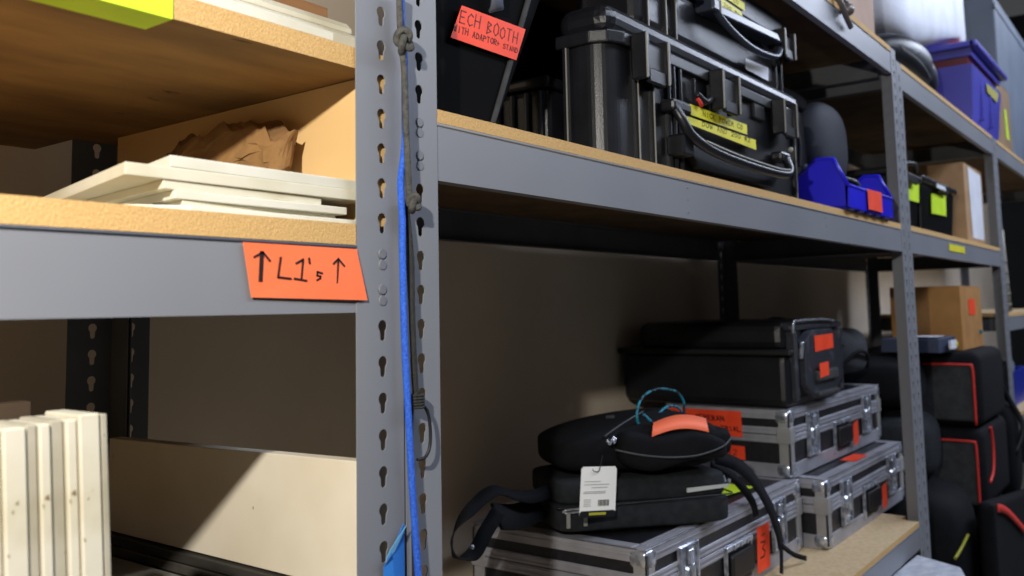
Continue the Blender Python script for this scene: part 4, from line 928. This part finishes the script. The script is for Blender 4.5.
# ================================================================== recentre origins, lift to floor level
tops = [o for o in list(bpy.data.objects) if o.parent is None and o.type in ('MESH', 'EMPTY')]
bpy.context.view_layer.update()
for o in tops:
    if tuple(o.location) == (0, 0, 0) and tuple(o.rotation_euler) == (0, 0, 0):
        kids = [c for c in bpy.data.objects if c.parent == o]
        ms = [o] if o.type == 'MESH' else []
        st = list(kids)
        while st:
            c = st.pop(); ms.append(c); st += [d for d in bpy.data.objects if d.parent == c]
        P = [v.co for m_ in ms if m_.type == 'MESH' for v in m_.data.vertices]
        c = Vector(((min(p.x for p in P)+max(p.x for p in P))/2, (min(p.y for p in P)+max(p.y for p in P))/2, min(p.z for p in P)))
        for m_ in ms: m_.data.transform(Matrix.Translation(-c))
        o.location = c
    o.location.z += EYE

# ================================================================== LIGHT
def area(name, loc, tgt, sx, sy, power, colr):
    l = bpy.data.lights.new(name, 'AREA'); l.shape = 'RECTANGLE'; l.size = sx; l.size_y = sy; l.energy = power; l.color = colr
    o = bpy.data.objects.new(name, l); col.objects.link(o); o.location = Vector(loc)+Vector((0, 0, EYE))
    o.rotation_euler = (Vector(tgt)-Vector(loc)).to_track_quat('-Z', 'Y').to_euler(); return o
l = bpy.data.lights.new('key_lamp', 'POINT'); l.energy = KEY = 82; l.color = (1, .95, .87); l.shadow_soft_size = .016
o = bpy.data.objects.new('key_lamp', l); col.objects.link(o); o.location = (-.285, -.53, .455+EYE)
area('ceiling_lamp', (3.0, -1.9, 2.2), (3.0, -.3, 0), 4.5, .6, 95, (.74, .82, 1.0))
area('ceiling_lamp', (6.5, -1.6, 2.4), (5.0, 0, .3), 2.5, .5, 65, (.74, .82, 1.0))
w = bpy.data.worlds.new('world'); bpy.context.scene.world = w; w.use_nodes = True
w.node_tree.nodes['Background'].inputs[0].default_value = (.95, .97, 1.0, 1); w.node_tree.nodes['Background'].inputs[1].default_value = .055

# ================================================================== CAMERA
cam = bpy.data.cameras.new('camera'); co = bpy.data.objects.new('camera', cam); col.objects.link(co)
cam.sensor_width = 36; cam.lens = 893.84/1024*36; cam.clip_start = .01
cam.shift_x = (512-515.23)/1024; cam.shift_y = -(288-224.32)/1024
yaw, pitch, roll = .6451, .0949, -.0199
fw = Vector((math.cos(yaw)*math.cos(pitch), math.sin(yaw)*math.cos(pitch), math.sin(pitch)))
rt = Vector((math.sin(yaw), -math.cos(yaw), 0)); up = rt.cross(fw)
r2 = rt*math.cos(roll)+up*math.sin(roll); u2 = -rt*math.sin(roll)+up*math.cos(roll)
mt = Matrix(((r2.x, u2.x, -fw.x), (r2.y, u2.y, -fw.y), (r2.z, u2.z, -fw.z))).to_4x4()
mt.translation = Vector((0, -.6892, EYE)); co.matrix_world = mt
cam.dof.use_dof = True; cam.dof.focus_distance = 1.2; cam.dof.aperture_fstop = 5.6
sc = bpy.context.scene; sc.camera = co
sc.view_settings.view_transform = 'Standard'; sc.view_settings.look = 'None'; sc.view_settings.exposure = 0
